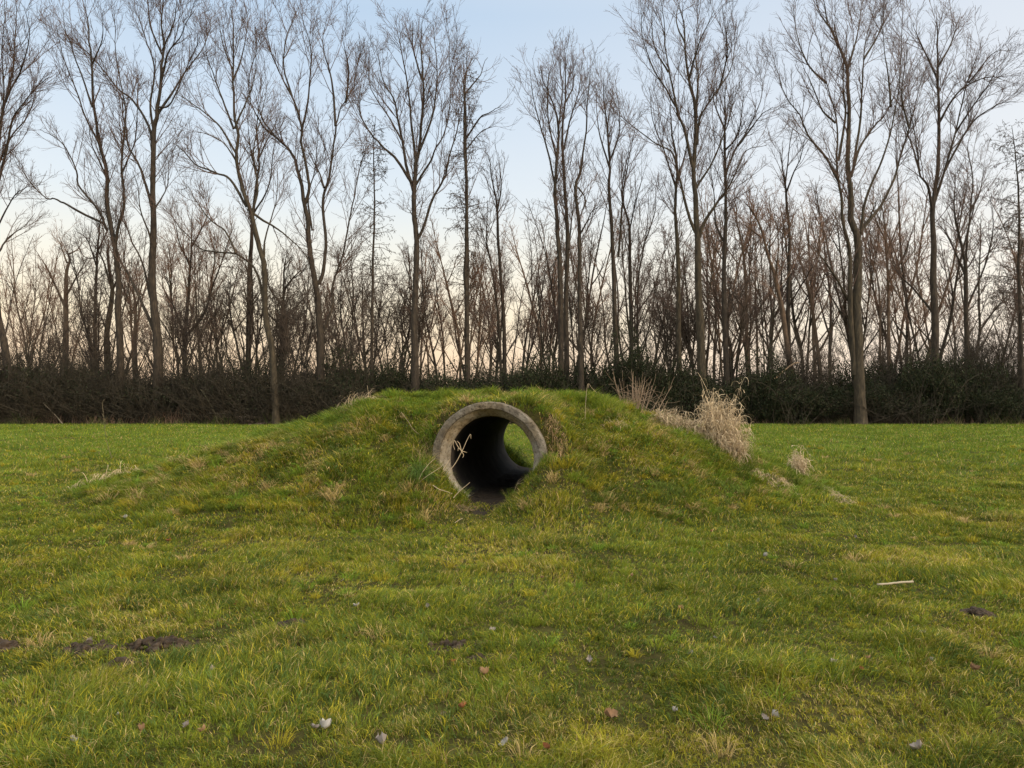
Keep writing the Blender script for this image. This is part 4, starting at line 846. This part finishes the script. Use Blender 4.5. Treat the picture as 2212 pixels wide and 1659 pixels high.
# ------------------------------------------------------------------ undergrowth
def bush_proto(name, seed, rx, ry, hz, n, cols, stems, lsz=.055):
    global rng
    keep = rng; rng = np.random.default_rng(seed); root = empty(name, (0, 50, 0))
    nl = 16; c = np.stack([rng.uniform(-.75, .75, nl) * rx, rng.uniform(-.6, .6, nl) * ry, rng.uniform(.15, .78, nl) * hz], -1); cr = rng.uniform(.28, .5, nl) * hz * .62
    k = rng.integers(0, nl, n); d = nrm(rng.normal(size=(n, 3))); rr = .55 + .5 * rng.random(n)**.6
    P = c[k] + d * (cr[k] * rr)[:, None] * np.array([1.25, 1.1, .9]) + rng.normal(0, .07, (n, 3)); P = P[P[:, 2] > .02]; n = len(P)
    s = lsz * (.6 + .9 * rng.random(n)); a = nrm(rng.normal(size=(n, 3)) + np.array([0, 0, .3])); b = nrm(np.cross(a, rng.normal(size=(n, 3))))
    a2 = np.cross(a, b); up = a * (.25 * s)[:, None]
    V = np.stack([P - b * s[:, None], P + a2 * (s * .55)[:, None] + up, P + b * s[:, None], P - a2 * (s * .55)[:, None] + up], 1).reshape(-1, 3); i = np.arange(n)[:, None] * 4
    pick = np.array(cols)[rng.integers(0, len(cols), n)] * (.6 + .8 * rng.random((n, 1)))
    link('foliage', make_mesh('foliage', V, [np.concatenate([i, i + 1, i + 2, i + 3], 1)], M_leaf, False, np.repeat(pick, 4, 0)), root)
    bx = rng.uniform(-.9, .9, stems) * rx; by = rng.uniform(-.7, .7, stems) * ry
    S_ = arc_strands(np.stack([bx, by, np.full(stems, -.05)], -1), np.stack([rng.normal(0, .45, stems), rng.normal(0, .35, stems), np.ones(stems)], -1), hz * (.45 + 1.0 * rng.random(stems)**1.5), np.full(stems, .10), 7, .14)
    mb = MB(); v, f = tubes(S_, np.linspace(.018, .006, 7)[None] * np.ones((stems, 1)), 4); mb.add(v, f)
    P1, R1 = grow(S_, np.full(S_.shape[:2], .01), .3, 4, (25, 70), (.2, .8), .02, .15, .2, .8, .005, .008, .8); v, f = tubes(P1, R1, 3); mb.add(v, f)
    link('stems', mb.mesh('stems', M_brush, (0, 0, 0), False), root); rng = keep
    return root
DK = [(.018, .025, .011), (.026, .034, .015), (.036, .044, .020), (.014, .019, .010), (.040, .036, .018)]
BR = [(.034, .032, .018), (.048, .042, .024), (.026, .034, .016), (.022, .026, .014)]
bp = [bush_proto('evergreen_bush', 201, 2.6, 1.6, 2.6, 12000, DK, 60, .042), bush_proto('evergreen_bush', 202, 2.2, 1.5, 3.0, 12000, DK, 60, .042), bush_proto('brushwood_bush', 203, 2.6, 1.6, 3.0, 2600, BR, 330), bush_proto('brushwood_bush', 204, 2.3, 1.6, 3.4, 1800, BR, 380)]
bh = [2.6, 3.0, 3.3, 3.7]; bused = set()
def place_bush(k, px, Yt, top, lab, grp, wid=1.0):
    p = at(px, 900, Yt); z = gz(p[0], Yt) - .05; s = (H + (860 - top) / F * Yt - z) / bh[k]; rz = rng.uniform(-.5, .5) + (math.pi if rng.random() < .5 else 0); sc = (wid * (.85 + .4 * rng.random()), 1, s)
    if k in bused: o = copy_thing(bp[k], (p[0], Yt, z), rz, sc)
    else: o = bp[k]; o.location = (p[0], Yt, z); o.rotation_euler = (0, 0, rz); o.scale = sc; bused.add(k)
    tag(o, lab, 'bush', grp)
def hedge(px): return np.interp(px, [-400, 0, 300, 480, 640, 760, 800, 900, 1000, 1250, 1300, 1450, 1600, 1750, 1900, 2212, 2600], [800, 800, 800, 825, 815, 810, 800, 812, 818, 818, 805, 800, 800, 800, 795, 795, 795])
step = 62
for row, (Y0, dtop) in enumerate([(46.2, 14), (49.5, 8), (55, 10)]):
    px = -420 + row * 20
    while px < 2640:
        x = px + rng.uniform(-14, 14); ev = ((780 < x < 1500) or (x >= 1500 and row == 0 and rng.random() < .7) or (1500 < x < 1880 and rng.random() < .6) or (row == 1 and rng.random() < .3))
        side = 'left of the mound' if x < 780 else ('behind the mound crest' if x < 1450 else 'right of the mound')
        k = int(rng.integers(0, 2)) if ev else int(rng.integers(2, 4))
        if ev: lab, grp = 'dark evergreen bramble bush in the undergrowth %s' % side, 'evergreen bushes ' + side
        else: lab, grp = 'brown leafless brushwood bush in the undergrowth %s' % side, 'brushwood bushes ' + side
        place_bush(k, x, Y0 + rng.uniform(-.9, .9), hedge(x) + dtop + (98 if not ev else 34) - (230 if not ev else 150) * float(fbm(np.array([x * .013]), np.array([row * 7.7]), 91, 2)[0]) + 20 + rng.uniform(-14, 16), lab, grp); px += step * rng.uniform(.8, 1.15) * 46 / Y0 
place_bush(1, 1372, 46.4, 700, 'tall rounded ivy clump climbing high above the hedge, behind the dead shrub', None, .85)
place_bush(0, 1322, 46.6, 752, 'lower ivy shoulder on the left of the tall rounded ivy clump', None, .8)
place_bush(0, 1432, 46.3, 750, 'lower ivy shoulder on the right of the tall rounded ivy clump', None, .8)
place_bush(1, 850, 46.3, 748, 'raised ivy heap left of the vase-shaped tree', None, .7)
for x, tp, lab in ((2080, 752, 'high brown brush tangle below the fan-shaped crown at the right'), (1960, 762, 'high brown brush tangle right of the thickest trunk'), (2190, 750, 'high brown brush tangle at the right edge of the picture'), (90, 770, 'high grey brush tangle near the left edge'), (420, 770, 'high grey brush tangle under the dome-shaped tree')):
    place_bush(int(rng.integers(2, 4)), x, 48.0, tp, lab, None, 1.3)

# reddish dead weeds along the foot of the undergrowth
n = 5200; bx = rng.uniform(-42, 42, n); by = 44.9 + rng.random(n) * 1.6; keepm = fbm(bx * .35, by * .3, 71, 2) > .38; bx = bx[keepm]; by = by[keepm]; n = len(bx)
den = np.interp(bx, [-42, -21, -19, -12, -11, 42], [.7, .8, 1.3, 1.3, .7, .5])
P = arc_strands(np.stack([bx, by, ground_h(bx, by) - .02], -1), np.stack([rng.normal(0, .3, n), rng.normal(0, .3, n), np.ones(n)], -1), den * (.3 + .7 * rng.random(n)), np.full(n, .15), 5, .12)
v, f = tubes(P, np.linspace(.010, .004, 5)[None] * np.ones((n, 1)), 3)
tag(link('dead_weeds', make_mesh('dead_weeds', v, [f], M_brush_red)), 'reddish brown dead weeds fringing the foot of the wood', 'weeds', kind='stuff')
# tufts of rank grass at the field's edge
n = 16000; bx = rng.uniform(-42, 42, n); by = 44.3 + rng.random(n)**1.5 * 1.5; hh = .08 + .85 * sstep(.35, .8, fbm(bx * .8, by * .5, 72, 2)) * rng.random(n)
cc = np.where((rng.random(n) < .45)[:, None], np.array([.17, .14, .07]), np.array([.07, .10, .025])) * (.6 + .8 * rng.random((n, 1)))
V, q, t3, c = blades(bx, by, ground_h(bx, by) - .01, hh * 1.2, np.full(n, .022), .4 + .4 * rng.random(n), rng.random(n) * 6.28, rng.random(n) * 6.28, cc, False)
tag(link('edge_grass', make_mesh('edge_grass', V, [t3], M_blade, False, c)), 'rank olive grass along the far edge of the field', 'grass', kind='stuff')

# logs and fallen branches
LB = np.array([.13, .10, .075])
def log(label, pts, Yl, w, tint=LB, name='log'):
    p = np.array([at(x, y, Yl + k * .15) for k, (x, y) in enumerate(pts)]); p = catmull(p, 5); m = len(p); r = np.linspace(w, w * .6, m) * (1 + .08 * rng.normal(size=m))
    v, f = tubes(p[None], r[None], 9); e0 = np.arange(9)[None]; e1 = e0 + (m - 1) * 9; o = p[0]
    return tag(link(name, make_mesh(name, v - o, [f, e0[:, ::-1].copy(), e1], M_straw, True, np.tile(tint, (len(v), 1)) * (.7 + .6 * rng.random((len(v), 1)))), None, tuple(o)), label, 'log')
Z6 = lambda x, y: (x * .3719, 768.05 + y * .3719)
log('long thin log on top of the pile, its left end jutting out', [Z6(1370, 360), Z6(1440, 358), Z6(1520, 362), Z6(1580, 372)], 44.6, .09)
log('middle log of the pile left of the field edge tree', [Z6(1390, 372), Z6(1460, 385), Z6(1530, 398), Z6(1570, 402)], 44.5, .10, LB * .8)
log('short log lying low at the right of the pile', [Z6(1480, 405), Z6(1540, 395), Z6(1590, 385)], 44.3, .12, LB * .9)
log('cut log end lying low at the left of the pile', [Z6(1275, 412), Z6(1330, 402), Z6(1370, 398)], 44.5, .09, LB * .8)
log('dark crooked log along the back of the pile', [Z6(1375, 395), Z6(1450, 372), Z6(1575, 358)], 44.9, .13, LB * .6)
log('thick dark log near the trunk at the right of the pile', [Z6(1500, 392), Z6(1550, 380), Z6(1592, 366)], 44.6, .15, LB * .6)
log('stubby log lying at the bottom of the pile', [Z6(1400, 412), Z6(1450, 405), Z6(1500, 412)], 44.2, .11, LB)
log('pale fallen pole leaning in the brush near the left edge', [Z6(365, 400), Z6(320, 345), Z6(250, 275)], 44.8, .035, np.array([.20, .17, .12]), 'fallen_branch')
Z5 = lambda x, y: (1261.8 + x * .2728, 740.6 + y * .2728)
log('pale broken branch leaning in the wood right of the tall dry grass', [Z5(1495, 298), Z5(1560, 240), Z5(1650, 170), Z5(1700, 155)], 46.0, .055, np.array([.34, .24, .15]), 'fallen_branch')
log('greenish bent branch leaning in the undergrowth left of the log pile', [Z6(1270, 400), Z6(1240, 320), Z6(1190, 230), Z6(1165, 195)], 44.9, .05, np.array([.15, .135, .08]), 'fallen_branch')
